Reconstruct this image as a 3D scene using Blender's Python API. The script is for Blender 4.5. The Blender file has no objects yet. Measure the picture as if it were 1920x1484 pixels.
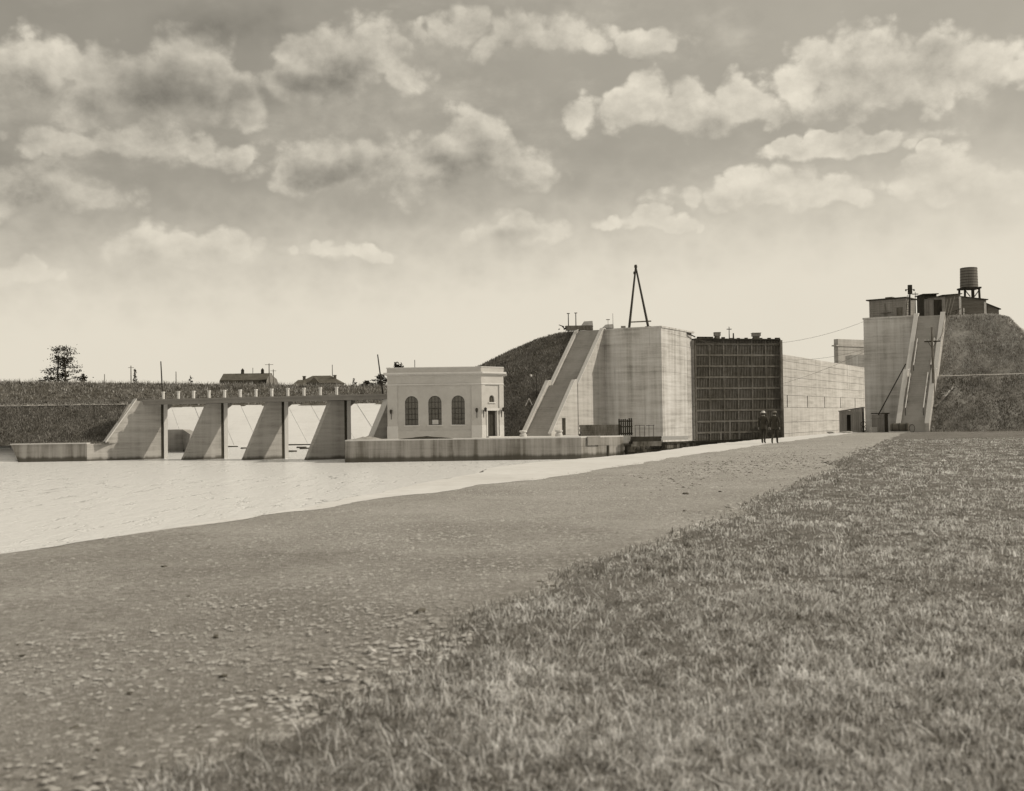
import bpy, bmesh, math, random
import numpy as np
from mathutils import Vector, Matrix

random.seed(7); rng = np.random.default_rng(7)
SC = bpy.context.scene
COL = SC.collection

# ------------------------------------------------------------------ camera
F = 2100.0; CX, CY = 960.0, 742.0; H = 1.55
PITCH = math.atan(45 / F); ROLL = 0.014
f_ = Vector((0, math.cos(PITCH), math.sin(PITCH)))
r0 = Vector((1, 0, 0)); u0 = Vector((0, -math.sin(PITCH), math.cos(PITCH)))
r_ = math.cos(ROLL) * r0 - math.sin(ROLL) * u0
u_ = math.sin(ROLL) * r0 + math.cos(ROLL) * u0
cam = bpy.data.cameras.new('camera'); camo = bpy.data.objects.new('camera', cam); COL.objects.link(camo)
cam.sensor_fit = 'HORIZONTAL'; cam.sensor_width = 36.0; cam.lens = F / 1920 * 36
cam.clip_start = 0.1; cam.clip_end = 9000
cam.dof.use_dof = True; cam.dof.focus_distance = 110; cam.dof.aperture_fstop = cam.lens / 16.0
m = Matrix((r_, u_, -f_)).transposed().to_4x4(); m.translation = Vector((0, 0, H))
camo.matrix_world = m
SC.camera = camo

def ray(px, py):
    return f_ + r_ * ((px - CX) / F) + u_ * ((CY - py) / F)
def PY(px, py, Y):
    d = ray(px, py); t = Y / d.y
    return Vector((d.x * t, Y, H + d.z * t))
def PZ(px, py, z):
    d = ray(px, py); t = (z - H) / d.z
    return Vector((d.x * t, d.y * t, z))
def horizon(px): return 787 - 0.014 * (px - 960)

# ------------------------------------------------------------------ sun and sky
SUN_AZ = math.radians(93.0)      # from +Y towards +X
SUN_EL = math.radians(34.0)
SKY_STRENGTH = 0.085
SC.view_settings.view_transform = 'Standard'; SC.view_settings.look = 'None'
SC.view_settings.gamma = 1.0; SC.view_settings.exposure = 0.0
SC.view_settings.use_curve_mapping = False
sd = Vector((math.sin(SUN_AZ) * math.cos(SUN_EL), math.cos(SUN_AZ) * math.cos(SUN_EL), math.sin(SUN_EL)))
sl = bpy.data.lights.new('sun', 'SUN'); sl.energy = 2.75; sl.angle = math.radians(0.55); sl.color = (1, .914, .772)
so = bpy.data.objects.new('sun', sl); COL.objects.link(so)
so.rotation_euler = sd.to_track_quat('Z', 'Y').to_euler(); so.location = (60, 0, 80)

class NT:
    """small helper to write node graphs"""
    def __init__(s, tree): s.t = tree; s.n = tree.nodes; s.l = tree.links
    def new(s, typ, **kw):
        n = s.n.new(typ)
        for k, v in kw.items(): setattr(n, k, v)
        return n
    def put(s, sock, v):
        if isinstance(v, bpy.types.NodeSocket): s.l.new(v, sock)
        else: sock.default_value = v
    def math(s, op, a, b=None, c=None, clamp=False):
        n = s.new('ShaderNodeMath', operation=op, use_clamp=clamp)
        for i, v in enumerate((a, b, c)):
            if v is not None: s.put(n.inputs[i], v)
        return n.outputs[0]
    def vmath(s, op, a, b=None, c=None):
        n = s.new('ShaderNodeVectorMath', operation=op)
        for i, v in enumerate((a, b, c)):
            if v is not None: s.put(n.inputs[i], v)
        return n.outputs['Value'] if op in ('LENGTH', 'DOT_PRODUCT') else n.outputs[0]
    def noise(s, vec, scale, detail=4, rough=.55, dist=0.0, out='Fac'):
        n = s.new('ShaderNodeTexNoise')
        if vec is not None: s.l.new(vec, n.inputs['Vector'])
        n.inputs['Scale'].default_value = scale; n.inputs['Detail'].default_value = detail
        n.inputs['Roughness'].default_value = rough; n.inputs['Distortion'].default_value = dist
        return n.outputs[out]
    def voronoi(s, vec, scale, out='Distance'):
        n = s.new('ShaderNodeTexVoronoi'); s.l.new(vec, n.inputs['Vector']); n.inputs['Scale'].default_value = scale
        return n.outputs[out]
    def rng(s, v, a, b, c=0.0, d=1.0, smooth=True):
        n = s.new('ShaderNodeMapRange', interpolation_type='SMOOTHSTEP' if smooth else 'LINEAR', clamp=True)
        s.put(n.inputs['Value'], v)
        for k, x in zip(('From Min', 'From Max', 'To Min', 'To Max'), (a, b, c, d)): s.put(n.inputs[k], x)
        return n.outputs[0]
    def mix(s, fac, a, b, typ='MIX'):
        n = s.new('ShaderNodeMix', data_type='RGBA', blend_type=typ)
        s.put(n.inputs[0], fac); s.put(n.inputs[6], a); s.put(n.inputs[7], b)
        return n.outputs[2]
    def ramp(s, fac, stops):
        n = s.new('ShaderNodeValToRGB'); s.l.new(fac, n.inputs[0])
        e = n.color_ramp.elements
        while len(e) < len(stops): e.new(.5)
        for el, (p, c) in zip(e, stops): el.position = p; el.color = c
        return n.outputs[0]

def tone(v, warm=0.0):
    """print tone: a grey of value v; warm pushes dark things towards brown"""
    w = min(1.0, max(0.0, (.8 - v) / .5)); d = min(1.0, max(0.0, (.22 - v) / .15)) + warm
    return (v, v * (1 - .045 * w - .045 * d), v * (1 - .11 * w - .17 * d), 1)

def azel(px, py):
    d = ray(px, py).normalized()
    return math.atan2(d.x, d.y), math.asin(d.z)

world = bpy.data.worlds.new('World'); SC.world = world; world.use_nodes = True
w = NT(world.node_tree); w.n.clear()
out = w.new('ShaderNodeOutputWorld'); bg = w.new('ShaderNodeBackground'); w.l.new(bg.outputs[0], out.inputs[0])
sky = w.new('ShaderNodeTexSky', sky_type='NISHITA'); sky.sun_disc = False
sky.sun_elevation = SUN_EL; sky.sun_rotation = SUN_AZ; sky.dust_density = 2.5; sky.air_density = 1.0; sky.ozone_density = 1
bw = w.new('ShaderNodeRGBToBW'); w.l.new(sky.outputs[0], bw.inputs[0])
tc = w.new('ShaderNodeTexCoord'); D = tc.outputs['Generated']
sep = w.new('ShaderNodeSeparateXYZ'); w.l.new(D, sep.inputs[0])
az = w.math('ARCTAN2', sep.outputs[0], sep.outputs[1]); el = w.math('ARCSINE', sep.outputs[2])
cmb = w.new('ShaderNodeCombineXYZ'); w.l.new(az, cmb.inputs[0]); w.l.new(el, cmb.inputs[1])
Dn = w.vmath('MULTIPLY', D, (1, 1, 1.2))
warp = w.noise(Dn, 9, 5, .6, 0, 'Color')
warp = w.vmath('MULTIPLY', w.vmath('SUBTRACT', warp, (.5, .5, .5)), (.05, .045, 0))
UV = w.vmath('ADD', cmb.outputs[0], warp)
UVS = w.vmath('ADD', UV, (.008, .024, 0))       # the same place seen a little towards the light
def field(ells, UV=UV):
    cur = None
    for (px, py, rx, ry) in ells:
        a, e = azel(px, py); sx, sy = F / rx, F / ry
        L = w.vmath('LENGTH', w.vmath('MULTIPLY_ADD', UV, (sx, sy, 0), (-a * sx, -e * sy, 0)))
        cur = L if cur is None else w.math('MINIMUM', cur, L)
    return w.math('SUBTRACT', 1.0, cur)
# cumulus heads: (centre, base, width, height) turned into domes of round puffs over a flat base
CR = [(1640,215,460,205),(1280,250,520,140),(1600,295,420,60),(1470,385,500,90),(1810,382,300,115),(1235,432,230,50),(1860,170,150,110)]
CL = [(905,352,285,165),(965,462,280,85),(640,372,350,140),(290,520,230,115),(430,512,185,92),(640,497,280,58),(50,535,200,66),(55,165,230,130),
      (250,305,560,95),(90,415,330,145),(640,195,330,170),(300,225,440,185),(1010,112,320,115),(1215,105,150,75),(840,88,260,88)]
rc = random.Random(5)
def puffs(clouds):
    P = []; C = []
    for (cx, by, wd, ht) in clouds:
        C.append((cx, by - ht * .45, wd * .52, ht * .62)); n_ = max(4, min(9, int(wd / 42)))
        P.append((cx, by - ht * .32, wd * .52, ht * .36))
        for k in range(n_):
            f = ((k + .5 + rc.uniform(-.3, .3)) / n_ * 2 - 1) * .80
            top = ht * (1 - abs(f) ** 1.7 * .75) * rc.uniform(.75, 1.05); r = max(.30 * ht, top * rc.uniform(.40, .56))
            P.append((cx + f * wd * .47, by - top + r, r * rc.uniform(1.0, 1.25), r))
    return P, C
BR, BRC = puffs(CR); BL, BLC = puffs(CL)
DK = [(320,175,215,72),(450,195,120,46),(420,55,190,60),(620,338,110,26),(900,315,95,24),(950,440,100,24),(600,165,140,26)]
nz = w.noise(Dn, 26, 9, .58, .1)
vor = w.new('ShaderNodeTexVoronoi', feature='F1'); w.l.new(w.vmath('ADD', Dn, w.vmath('MULTIPLY', warp, (.35, .35, .35))), vor.inputs['Vector'])
vor.inputs['Scale'].default_value = 30; vor.inputs['Detail'].default_value = 2.0; vor.inputs['Roughness'].default_value = .55
puff = w.math('MULTIPLY_ADD', vor.outputs['Distance'], -.42, w.math('MULTIPLY_ADD', nz, .72, .36))
Do = w.vmath('ADD', Dn, (.007, 0, .012))
puff2 = w.noise(Do, 26, 7, .58, .1)
big = w.noise(Dn, 2.6, 5, .55)
relief = w.math('SUBTRACT', nz, puff2)
bl1 = w.noise(Dn, 11, 5, .5, .2); bl2 = w.noise(w.vmath('ADD', Dn, (.018, 0, .03)), 11, 5, .5, .2)
relief = w.math('MULTIPLY_ADD', w.math('SUBTRACT', bl1, bl2), .8, relief)
pc = w.math('MULTIPLY_ADD', w.math('SUBTRACT', puff, .5), 1.55, 0.10)
fr = w.math('ADD', field(BR), pc); fl = w.math('ADD', field(BL), pc)
ps = w.math('MULTIPLY', pc, .35)
sr = w.rng(w.math('ADD', field(BRC, UVS), ps), -.15, .85); sl_s = w.rng(w.math('ADD', field(BLC, UVS), ps), -.15, .85)
fd = w.math('ADD', field(DK), w.math('MULTIPLY', pc, .6))
# the same broken cloud goes on round the rest of the sky
behind = w.rng(w.math('ABSOLUTE', az), .5, .62); high = w.rng(el, .42, .52)
rest = w.math('MULTIPLY', w.math('MAXIMUM', behind, high), w.rng(big, .42, .58))
front = w.math('SUBTRACT', 1.0, w.math('MAXIMUM', behind, high))
mr = w.math('MULTIPLY', w.rng(fr, -.12, .30), front); ml = w.math('MULTIPLY', w.rng(fl, -.13, .34), front)
md = w.math('MULTIPLY', w.rng(fd, -.1, .95), front)
lum = w.math('MULTIPLY', bw.outputs[0], SKY_STRENGTH)
# clear sky: film-grey overhead, light towards the horizon
clear = w.math('MULTIPLY_ADD', lum, .30, .27)
soft = w.math('MULTIPLY_ADD', w.noise(Dn, 5, 5, .6), .16, -.08)
clear = w.math('ADD', clear, soft)
clear = w.math('MULTIPLY_ADD', w.math('SINE', az), .13, w.math('ADD', clear, .035))      # lighter on the sun's side
rv = w.math('MULTIPLY', relief, .62)
lr = w.math('ADD', w.math('MULTIPLY_ADD', sr, -.17, .70), rv)
ll = w.math('ADD', w.math('MULTIPLY_ADD', sl_s, -.22, .60), rv)
ld = w.math('ADD', .215, w.math('MULTIPLY', rv, .35))
def lerp(f, a, b): return w.math('MULTIPLY_ADD', f, w.math('SUBTRACT', b, a), a)
v = lerp(w.math('MULTIPLY', rest, .8), clear, .66)
veil = w.math('MULTIPLY', w.rng(w.noise(w.vmath('MULTIPLY', Dn, (1, 1, 2.0)), 7, 7, .6, .1), .46, .72), .5)
v = lerp(veil, v, w.math('ADD', .50, rv)); v = lerp(ml, v, ll); v = lerp(mr, v, lr); v = lerp(w.math('MULTIPLY', md, .78), v, ld)
hz = w.rng(w.math('ADD', w.math('MULTIPLY_ADD', w.math('MINIMUM', w.math('ABSOLUTE', w.math('ADD', az, .0)), .5), 0.0, w.math('MULTIPLY_ADD', w.math('MAXIMUM', w.math('MINIMUM', az, .45), -.45), -.06, el)), w.math('MULTIPLY_ADD', w.math('SUBTRACT', puff, .5), .05, 0.0)), .085, .225, 1.0, 0.0)
hz = w.math('MAXIMUM', hz, w.rng(el, -.02, 0.0, 1, 0))
hv = w.math('MULTIPLY_ADD', soft, .3, .775)
v = lerp(w.math('MULTIPLY', hz, .97), v, hv)
tint = w.new('ShaderNodeCombineColor')
w.put(tint.inputs[0], v); w.put(tint.inputs[1], w.math('MULTIPLY', v, .924)); w.put(tint.inputs[2], w.math('MULTIPLY', v, .772))
w.l.new(tint.outputs[0], bg.inputs[0]); bg.inputs[1].default_value = 1.0
world.cycles.sampling_method = 'NONE'

SC.cycles.use_adaptive_sampling = True; SC.cycles.adaptive_threshold = .025
SC.cycles.max_bounces = 6; SC.cycles.diffuse_bounces = 3; SC.cycles.glossy_bounces = 3
SC.cycles.use_denoising = True

# ------------------------------------------------------------------ materials
MATS = {}
def material(name):
    mt = bpy.data.materials.new(name); mt.use_nodes = True
    nt = NT(mt.node_tree); b = nt.n['Principled BSDF']
    b.inputs['Specular IOR Level'].default_value = .25
    MATS[name] = mt
    pos = nt.new('ShaderNodeNewGeometry').outputs['Position']
    return nt, b, pos
def bump(nt, b, h, strength, dist=.05):
    n = nt.new('ShaderNodeBump'); n.inputs['Strength'].default_value = strength; n.inputs['Distance'].default_value = dist
    nt.l.new(h, n.inputs['Height']); nt.l.new(n.outputs[0], b.inputs['Normal'])

def concrete(name, v, contrast=.5, streak=.6, boards=.25, wet=None, rough=.9):
    nt, b, pos = material(name)
    blot = nt.noise(pos, .22, 6, .6)
    st = nt.noise(nt.vmath('MULTIPLY', pos, (1, 1, .045)), 1.1, 5, .62)
    fine = nt.noise(pos, 6, 5, .7)
    ly = nt.noise(nt.vmath('MULTIPLY', pos, (.07, .07, 1)), 2.1, 5, .72)
    s = nt.math('MULTIPLY_ADD', nt.math('SUBTRACT', blot, .5), contrast, .5)
    s = nt.math('ADD', s, nt.math('MULTIPLY', nt.math('SUBTRACT', st, .5), streak))
    s = nt.math('ADD', s, nt.math('MULTIPLY', nt.math('SUBTRACT', ly, .5), boards))
    s = nt.math('ADD', s, nt.math('MULTIPLY', nt.math('SUBTRACT', fine, .5), .22))
    c = nt.ramp(s, [(.15, tone(v * .52)), (.5, tone(v)), (.85, tone(min(.85, v * 1.32)))])
    drip = nt.rng(nt.noise(nt.vmath('MULTIPLY', pos, (1, 1, .03)), 2.1, 3, .5), .60, .72)
    drip = nt.math('MULTIPLY', drip, nt.rng(blot, .45, .62))
    c = nt.mix(nt.math('MULTIPLY', drip, .38 * streak), c, tone(v * .42))
    if wet is not None:
        sp = nt.new('ShaderNodeSeparateXYZ'); nt.l.new(pos, sp.inputs[0])
        zz = nt.math('ADD', sp.outputs[2], nt.math('MULTIPLY', nt.math('SUBTRACT', st, .5), .7))
        c = nt.mix(nt.rng(zz, wet - .12, wet + .28, .85, 0), c, tone(.06))
    nt.l.new(c, b.inputs['Base Color']); b.inputs['Roughness'].default_value = rough
    bump(nt, b, nt.math('ADD', fine, nt.math('MULTIPLY', ly, 1.5)), .35, .03)
def plain(name, v, var=.35, scale=3.0, rough=.85, bumps=.3, stretch=(1, 1, 1), metal=0.0, warm=0.0):
    nt, b, pos = material(name)
    p = nt.vmath('MULTIPLY', pos, stretch)
    n1 = nt.noise(p, scale, 5, .65); n2 = nt.noise(p, scale * .13, 4, .55)
    s = nt.math('MULTIPLY_ADD', nt.math('SUBTRACT', n2, .5), .9, n1)
    c = nt.ramp(s, [(.2, tone(v * (1 - var), warm)), (.5, tone(v, warm)), (.8, tone(min(.88, v * (1 + var)), warm))])
    nt.l.new(c, b.inputs['Base Color']); b.inputs['Roughness'].default_value = rough; b.inputs['Metallic'].default_value = metal
    if bumps: bump(nt, b, n1, bumps, .03)

concrete('tower_concrete', .55, .75, 1.1, .8)
concrete('chamber_concrete', .44, .5, .6, .8)
concrete('pier_concrete', .28, .7, 2.1, .5, wet=-2.5)
concrete('weir_concrete', .40, .4, .5, .9, wet=-2.75)
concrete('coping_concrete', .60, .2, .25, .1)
concrete('slab_concrete', .76, .22, .1, .2)
concrete('deck_concrete', .25, .3, .4, .2)
concrete('post_concrete', .62, .15, .2, .1)
concrete('step_concrete', .47, .4, .3, .2)
plain('stucco', .50, .09, 1.6, .9, .12)
plain('stucco_trim', .60, .08, 2.0, .9, .1)
plain('steel_gate', .12, .5, 1.4, .7, .2)
plain('steel_rib', .15, .45, 1.8, .7, .2)
plain('iron', .035, .4, 5, .6, .2)
plain('dark_frame', .05, .3, 5, .6, 0)
plain('door_wood', .045, .4, 4, .55, .2, (3, 3, .3))
plain('timber', .15, .6, 5, .9, .5, (1, 1, .25))
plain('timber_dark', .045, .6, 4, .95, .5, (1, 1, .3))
plain('board_grey', .26, .35, 5, .9, .4, (4, 4, .2))
plain('board_dark', .17, .4, 5, .9, .4, (.4, .4, 6))
plain('pale_wood', .52, .25, 5, .9, .3)
plain('tank_stave', .2, .3, 4, .9, .3, (6, 6, .2))
plain('tar_roof', .05, .4, 3, .95, .3)
plain('shingle', .11, .4, 5, .95, .4)
plain('canvas', .60, .15, 3, .95, .2)
plain('brick_wall', .15, .3, 6, .9, .3)
plain('bark', .05, .4, 4, .95, .5, (1, 1, .2))
plain('wire', .16, .1, 5, .7, 0)
plain('suit', .055, .4, 7, .9, .1)
plain('trousers', .045, .4, 7, .9, .1)
plain('skin', .30, .1, 8, .6, 0)
plain('straw', .60, .12, 20, .85, .2)
plain('felt', .17, .2, 12, .9, .1)
plain('stone', .46, .35, 7, .95, .6)
plain('stone_dark', .10, .5, 8, .95, .6)
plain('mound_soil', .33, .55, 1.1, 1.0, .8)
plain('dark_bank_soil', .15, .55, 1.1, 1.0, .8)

nt, b, pos = material('glass_pane')
b.inputs['Base Color'].default_value = tone(.10); b.inputs['Roughness'].default_value = .12
b.inputs['Specular IOR Level'].default_value = .7
bump(nt, b, nt.noise(pos, 1.3, 2, .5), .15, .05)

def leafmat(name, v, var=.6, scale=.5, trans=.35):
    mt = bpy.data.materials.new(name); mt.use_nodes = True; MATS[name] = mt
    nt = NT(mt.node_tree); nt.n.clear()
    o = nt.new('ShaderNodeOutputMaterial'); pos = nt.new('ShaderNodeNewGeometry').outputs['Position']
    at = nt.new('ShaderNodeAttribute', attribute_name='tone').outputs['Fac']
    n1 = nt.noise(pos, scale, 4, .6)
    s = nt.math('ADD', nt.math('MULTIPLY', n1, .55), nt.math('MULTIPLY', at, .45))
    c = nt.ramp(s, [(.22, tone(v * (1 - var))), (.5, tone(v)), (.78, tone(v * (1 + var * 1.5)))])
    d = nt.new('ShaderNodeBsdfDiffuse'); t = nt.new('ShaderNodeBsdfTranslucent'); mx = nt.new('ShaderNodeMixShader')
    nt.l.new(c, d.inputs[0]); nt.l.new(c, t.inputs[0]); mx.inputs[0].default_value = trans
    nt.l.new(d.outputs[0], mx.inputs[1]); nt.l.new(t.outputs[0], mx.inputs[2]); nt.l.new(mx.outputs[0], o.inputs[0])
leafmat('grass_blade', .50, .78, 5.0, .42)
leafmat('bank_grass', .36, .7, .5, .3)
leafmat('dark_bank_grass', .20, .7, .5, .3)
leafmat('leaf', .05, .6, .8, .3)

# gravelly towpath
nt, b, pos = material('gravel')
v1 = nt.voronoi(pos, 26, 'Color'); sv = nt.new('ShaderNodeSeparateColor'); nt.l.new(v1, sv.inputs[0])
p1 = nt.noise(pos, .35, 5, .6); p2 = nt.noise(pos, 9, 6, .75); p3 = nt.noise(pos, 55, 3, .7)
s = nt.math('MULTIPLY_ADD', nt.math('SUBTRACT', p1, .5), .55, .5)
s = nt.math('ADD', s, nt.math('MULTIPLY', nt.math('SUBTRACT', p2, .5), .75))
s = nt.math('ADD', s, nt.math('MULTIPLY', nt.math('SUBTRACT', p3, .5), .5))
s = nt.math('ADD', s, nt.math('MULTIPLY', nt.math('SUBTRACT', sv.outputs[0], .5), .22))
sp = nt.new('ShaderNodeSeparateXYZ'); nt.l.new(pos, sp.inputs[0])
dry = nt.math('MULTIPLY', nt.rng(nt.math('ADD', sp.outputs[1], nt.math('MULTIPLY', p1, 12.0)), 11, 27), .75)
cg = nt.ramp(s, [(.1, tone(.12)), (.5, tone(.275)), (.9, tone(.50))])
nt.l.new(nt.mix(dry, cg, nt.ramp(s, [(.1, tone(.2)), (.5, tone(.42)), (.9, tone(.6))])), b.inputs['Base Color'])
b.inputs['Roughness'].default_value = 1; b.inputs['Specular IOR Level'].default_value = .05
bump(nt, b, nt.math('ADD', p2, p3), .7, .03)
# dusty bright strip
plain('dust', .68, .10, 2.2, 1, .15)
# lawn earth
nt, b, pos = material('lawn_soil')
p1 = nt.noise(pos, .28, 5, .6); p2 = nt.noise(nt.vmath('MULTIPLY', pos, (1, .55, 1)), 4.5, 6, .72); p3 = nt.noise(pos, 38, 3, .7)
s = nt.math('MULTIPLY_ADD', nt.math('SUBTRACT', p1, .5), .5, .5)
s = nt.math('ADD', s, nt.math('MULTIPLY', nt.math('SUBTRACT', p2, .5), .8))
s = nt.math('ADD', s, nt.math('MULTIPLY', nt.math('SUBTRACT', p3, .5), .5))
nt.l.new(nt.ramp(s, [(.15, tone(.10)), (.5, tone(.22)), (.85, tone(.40))]), b.inputs['Base Color'])
b.inputs['Roughness'].default_value = 1; b.inputs['Specular IOR Level'].default_value = 0
bump(nt, b, nt.math('ADD', p2, p3), .9, .05)
# canal water
nt, b, pos = material('water')
b.inputs['Base Color'].default_value = tone(.80); b.inputs['Roughness'].default_value = .25; b.inputs['IOR'].default_value = 1.33
b.inputs['Specular IOR Level'].default_value = .25
h1 = nt.math('SUBTRACT', nt.noise(nt.vmath('MULTIPLY', pos, (.6, 1.0, 1)), 1.9, 4, .6, .3), .5)
h2 = nt.math('SUBTRACT', nt.noise(nt.vmath('MULTIPLY', pos, (.85, .22, 1)), 1.0, 4, .62, .2), .5)
calm = nt.rng(nt.noise(pos, .03, 3, .5), .38, .6, .45, 1)
paw = nt.rng(nt.noise(nt.vmath('MULTIPLY', pos, (.8, .16, 1)), 1.6, 4, .65), .56, .68)
hh = nt.math('MULTIPLY', nt.math('ADD', nt.math('MULTIPLY', h1, nt.math('MULTIPLY_ADD', paw, 6.0, .8)), nt.math('MULTIPLY', h2, nt.math('MULTIPLY_ADD', paw, 5.0, .7))), calm)
bump(nt, b, hh, 1.0, .18)

# ------------------------------------------------------------------ mesh helpers
WL = {}
def setp(o, label=None, cat=None, group=None, kind=None):
    for k, vv in (('label', label), ('category', cat), ('group', group), ('kind', kind)):
        if vv: o[k] = vv
    return o
def thing(name, label, cat, loc, group=None):
    o = bpy.data.objects.new(name, None); o.empty_display_size = .3
    COL.objects.link(o); o.location = loc; WL[o] = Vector(loc)
    return setp(o, label, cat, group)

class MB:
    def __init__(s): s.v = []; s.f = []
    def add(s, vs, fs):
        k = len(s.v); s.v += [tuple(x) for x in vs]; s.f += [tuple(i + k for i in f) for f in fs]; return s
    def box(s, o, ex, ey, ez):
        """corner o, edge vectors"""
        o, ex, ey, ez = map(Vector, (o, ex, ey, ez))
        vs = [o, o + ex, o + ex + ey, o + ey]; vs += [x + ez for x in vs]
        fs = [(3, 2, 1, 0), (4, 5, 6, 7), (0, 1, 5, 4), (1, 2, 6, 5), (2, 3, 7, 6), (3, 0, 4, 7)]
        if ex.cross(ey).dot(ez) < 0: fs = [f[::-1] for f in fs]
        return s.add(vs, fs)
    def cbox(s, c, sx, sy, sz, ang=0.0):
        """centred on c in plan, base at c.z"""
        ca, sa = math.cos(ang), math.sin(ang); ux, uy = Vector((ca, sa, 0)), Vector((-sa, ca, 0))
        return s.box(Vector(c) - ux * sx / 2 - uy * sy / 2, ux * sx, uy * sy, Vector((0, 0, sz)))
    def prism(s, poly, z0, z1):
        n = len(poly)
        ar = sum(poly[i][0] * poly[(i + 1) % n][1] - poly[(i + 1) % n][0] * poly[i][1] for i in range(n))
        if ar < 0: poly = poly[::-1]
        vs = [(p[0], p[1], z0) for p in poly] + [(p[0], p[1], z1) for p in poly]
        fs = [tuple(range(n - 1, -1, -1)), tuple(range(n, 2 * n))]
        fs += [(i, (i + 1) % n, n + (i + 1) % n, n + i) for i in range(n)]
        return s.add(vs, fs)
    def extrude(s, pts, d):
        """pts: a planar 3-D loop, d: extrusion vector"""
        n = len(pts); pts = [Vector(p) for p in pts]; d = Vector(d)
        nr = Vector((0, 0, 0))
        for i in range(n): nr += pts[i].cross(pts[(i + 1) % n])
        if nr.dot(d) > 0: pts = pts[::-1]
        vs = pts + [p + d for p in pts]
        fs = [tuple(range(n)), tuple(range(2 * n - 1, n - 1, -1))]
        fs += [(i, n + i, n + (i + 1) % n, (i + 1) % n) for i in range(n)]
        return s.add(vs, fs)
    def tube(s, a, b, ra, rb=None, n=8):
        a, b = Vector(a), Vector(b); rb = ra if rb is None else rb
        d = (b - a).normalized(); x = d.orthogonal().normalized(); y = d.cross(x)
        vs = []
        for c, r in ((a, ra), (b, rb)):
            vs += [c + x * r * math.cos(2 * math.pi * i / n) + y * r * math.sin(2 * math.pi * i / n) for i in range(n)]
        fs = [(i, (i + 1) % n, n + (i + 1) % n, n + i) for i in range(n)] + [tuple(range(n - 1, -1, -1)), tuple(range(n, 2 * n))]
        return s.add(vs, fs)
    def bar(s, a, b, wd, ht):
        """square timber from a to b"""
        a, b = Vector(a), Vector(b); d = (b - a); x = d.cross(Vector((0, 0, 1)))
        if x.length < 1e-4: x = Vector((1, 0, 0))
        x.normalize(); y = x.cross(d).normalized()
        return s.box(a - x * wd / 2 - y * ht / 2, d, x * wd, y * ht)
    def lathe(s, c, prof, n=16):
        vs = []; c = Vector(c)
        for r, z in prof: vs += [c + Vector((r * math.cos(2 * math.pi * i / n), r * math.sin(2 * math.pi * i / n), z)) for i in range(n)]
        fs = []
        for k in range(len(prof) - 1):
            fs += [(k * n + i, k * n + (i + 1) % n, (k + 1) * n + (i + 1) % n, (k + 1) * n + i) for i in range(n)]
        fs += [tuple(range(n - 1, -1, -1)), tuple(range((len(prof) - 1) * n, len(prof) * n))]
        return s.add(vs, fs)
    def build(s, name, mat, parent=None, label=None, cat=None, group=None, kind=None, origin=None, smooth=False):
        base = WL[parent] if parent else (Vector(origin) if origin is not None else Vector((0, 0, 0)))
        me = bpy.data.meshes.new(name)
        me.from_pydata([(x[0] - base.x, x[1] - base.y, x[2] - base.z) for x in s.v], [], s.f)
        if smooth: me.polygons.foreach_set('use_smooth', [True] * len(me.polygons))
        me.materials.append(MATS[mat]); me.update()
        o = bpy.data.objects.new(name, me); COL.objects.link(o)
        if parent: o.parent = parent
        elif origin is not None: o.location = base
        WL[o] = base
        return setp(o, label, cat, group, kind)

def vary(v, a): return v * (1 + random.uniform(-a, a))

def copy_part(o, parent, shift):
    c = o.copy(); COL.objects.link(c); c.parent = parent; c.location = o.location + Vector(shift); WL[c] = WL[o]; return c

def copy_tree(o, loc, label=None):
    r = o.copy(); COL.objects.link(r); r.location = loc; WL[r] = Vector(loc)
    if label: r['label'] = label
    for ch in list(o.children):
        c = ch.copy(); COL.objects.link(c); c.parent = r; WL[c] = WL[r]
        for g in list(ch.children):
            d = g.copy(); COL.objects.link(d); d.parent = c; WL[d] = WL[r]
    return r

def big_mesh(name, V, tris, mat, tones=None, kind='stuff', label=None, cat=None, sizes=3, smooth=False):
    me = bpy.data.meshes.new(name); nF = len(tris)
    me.vertices.add(len(V)); me.vertices.foreach_set('co', np.asarray(V, 'f').ravel())
    me.loops.add(nF * sizes); me.loops.foreach_set('vertex_index', np.asarray(tris, 'i').ravel())
    me.polygons.add(nF); me.polygons.foreach_set('loop_start', np.arange(nF, dtype='i') * sizes)
    if tones is not None:
        a = me.attributes.new('tone', 'FLOAT', 'POINT'); a.data.foreach_set('value', np.asarray(tones, 'f'))
    me.update(calc_edges=True); me.validate()
    if smooth: me.polygons.foreach_set('use_smooth', [True] * nF)
    me.materials.append(MATS[mat]); o = bpy.data.objects.new(name, me); COL.objects.link(o)
    return setp(o, label, cat, None, kind)

def vnoise(x, y, scale, seed=0, octs=3):
    """value noise on numpy arrays, about -1..1"""
    tot = np.zeros_like(x, dtype=float); amp = 1.0; nrm = 0
    for o in range(octs):
        g = np.random.default_rng(seed + o * 31).uniform(-1, 1, (64, 64))
        u = x * scale * 2 ** o; vv = y * scale * 2 ** o
        iu = np.floor(u).astype(int); iv = np.floor(vv).astype(int); fu = u - iu; fv = vv - iv
        fu = fu * fu * (3 - 2 * fu); fv = fv * fv * (3 - 2 * fv)
        a = g[iu % 64, iv % 64]; b_ = g[(iu + 1) % 64, iv % 64]; c = g[iu % 64, (iv + 1) % 64]; d = g[(iu + 1) % 64, (iv + 1) % 64]
        tot += amp * ((a * (1 - fu) + b_ * fu) * (1 - fv) + (c * (1 - fu) + d * fu) * fv); nrm += amp; amp *= .5
    return tot / nrm

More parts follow.
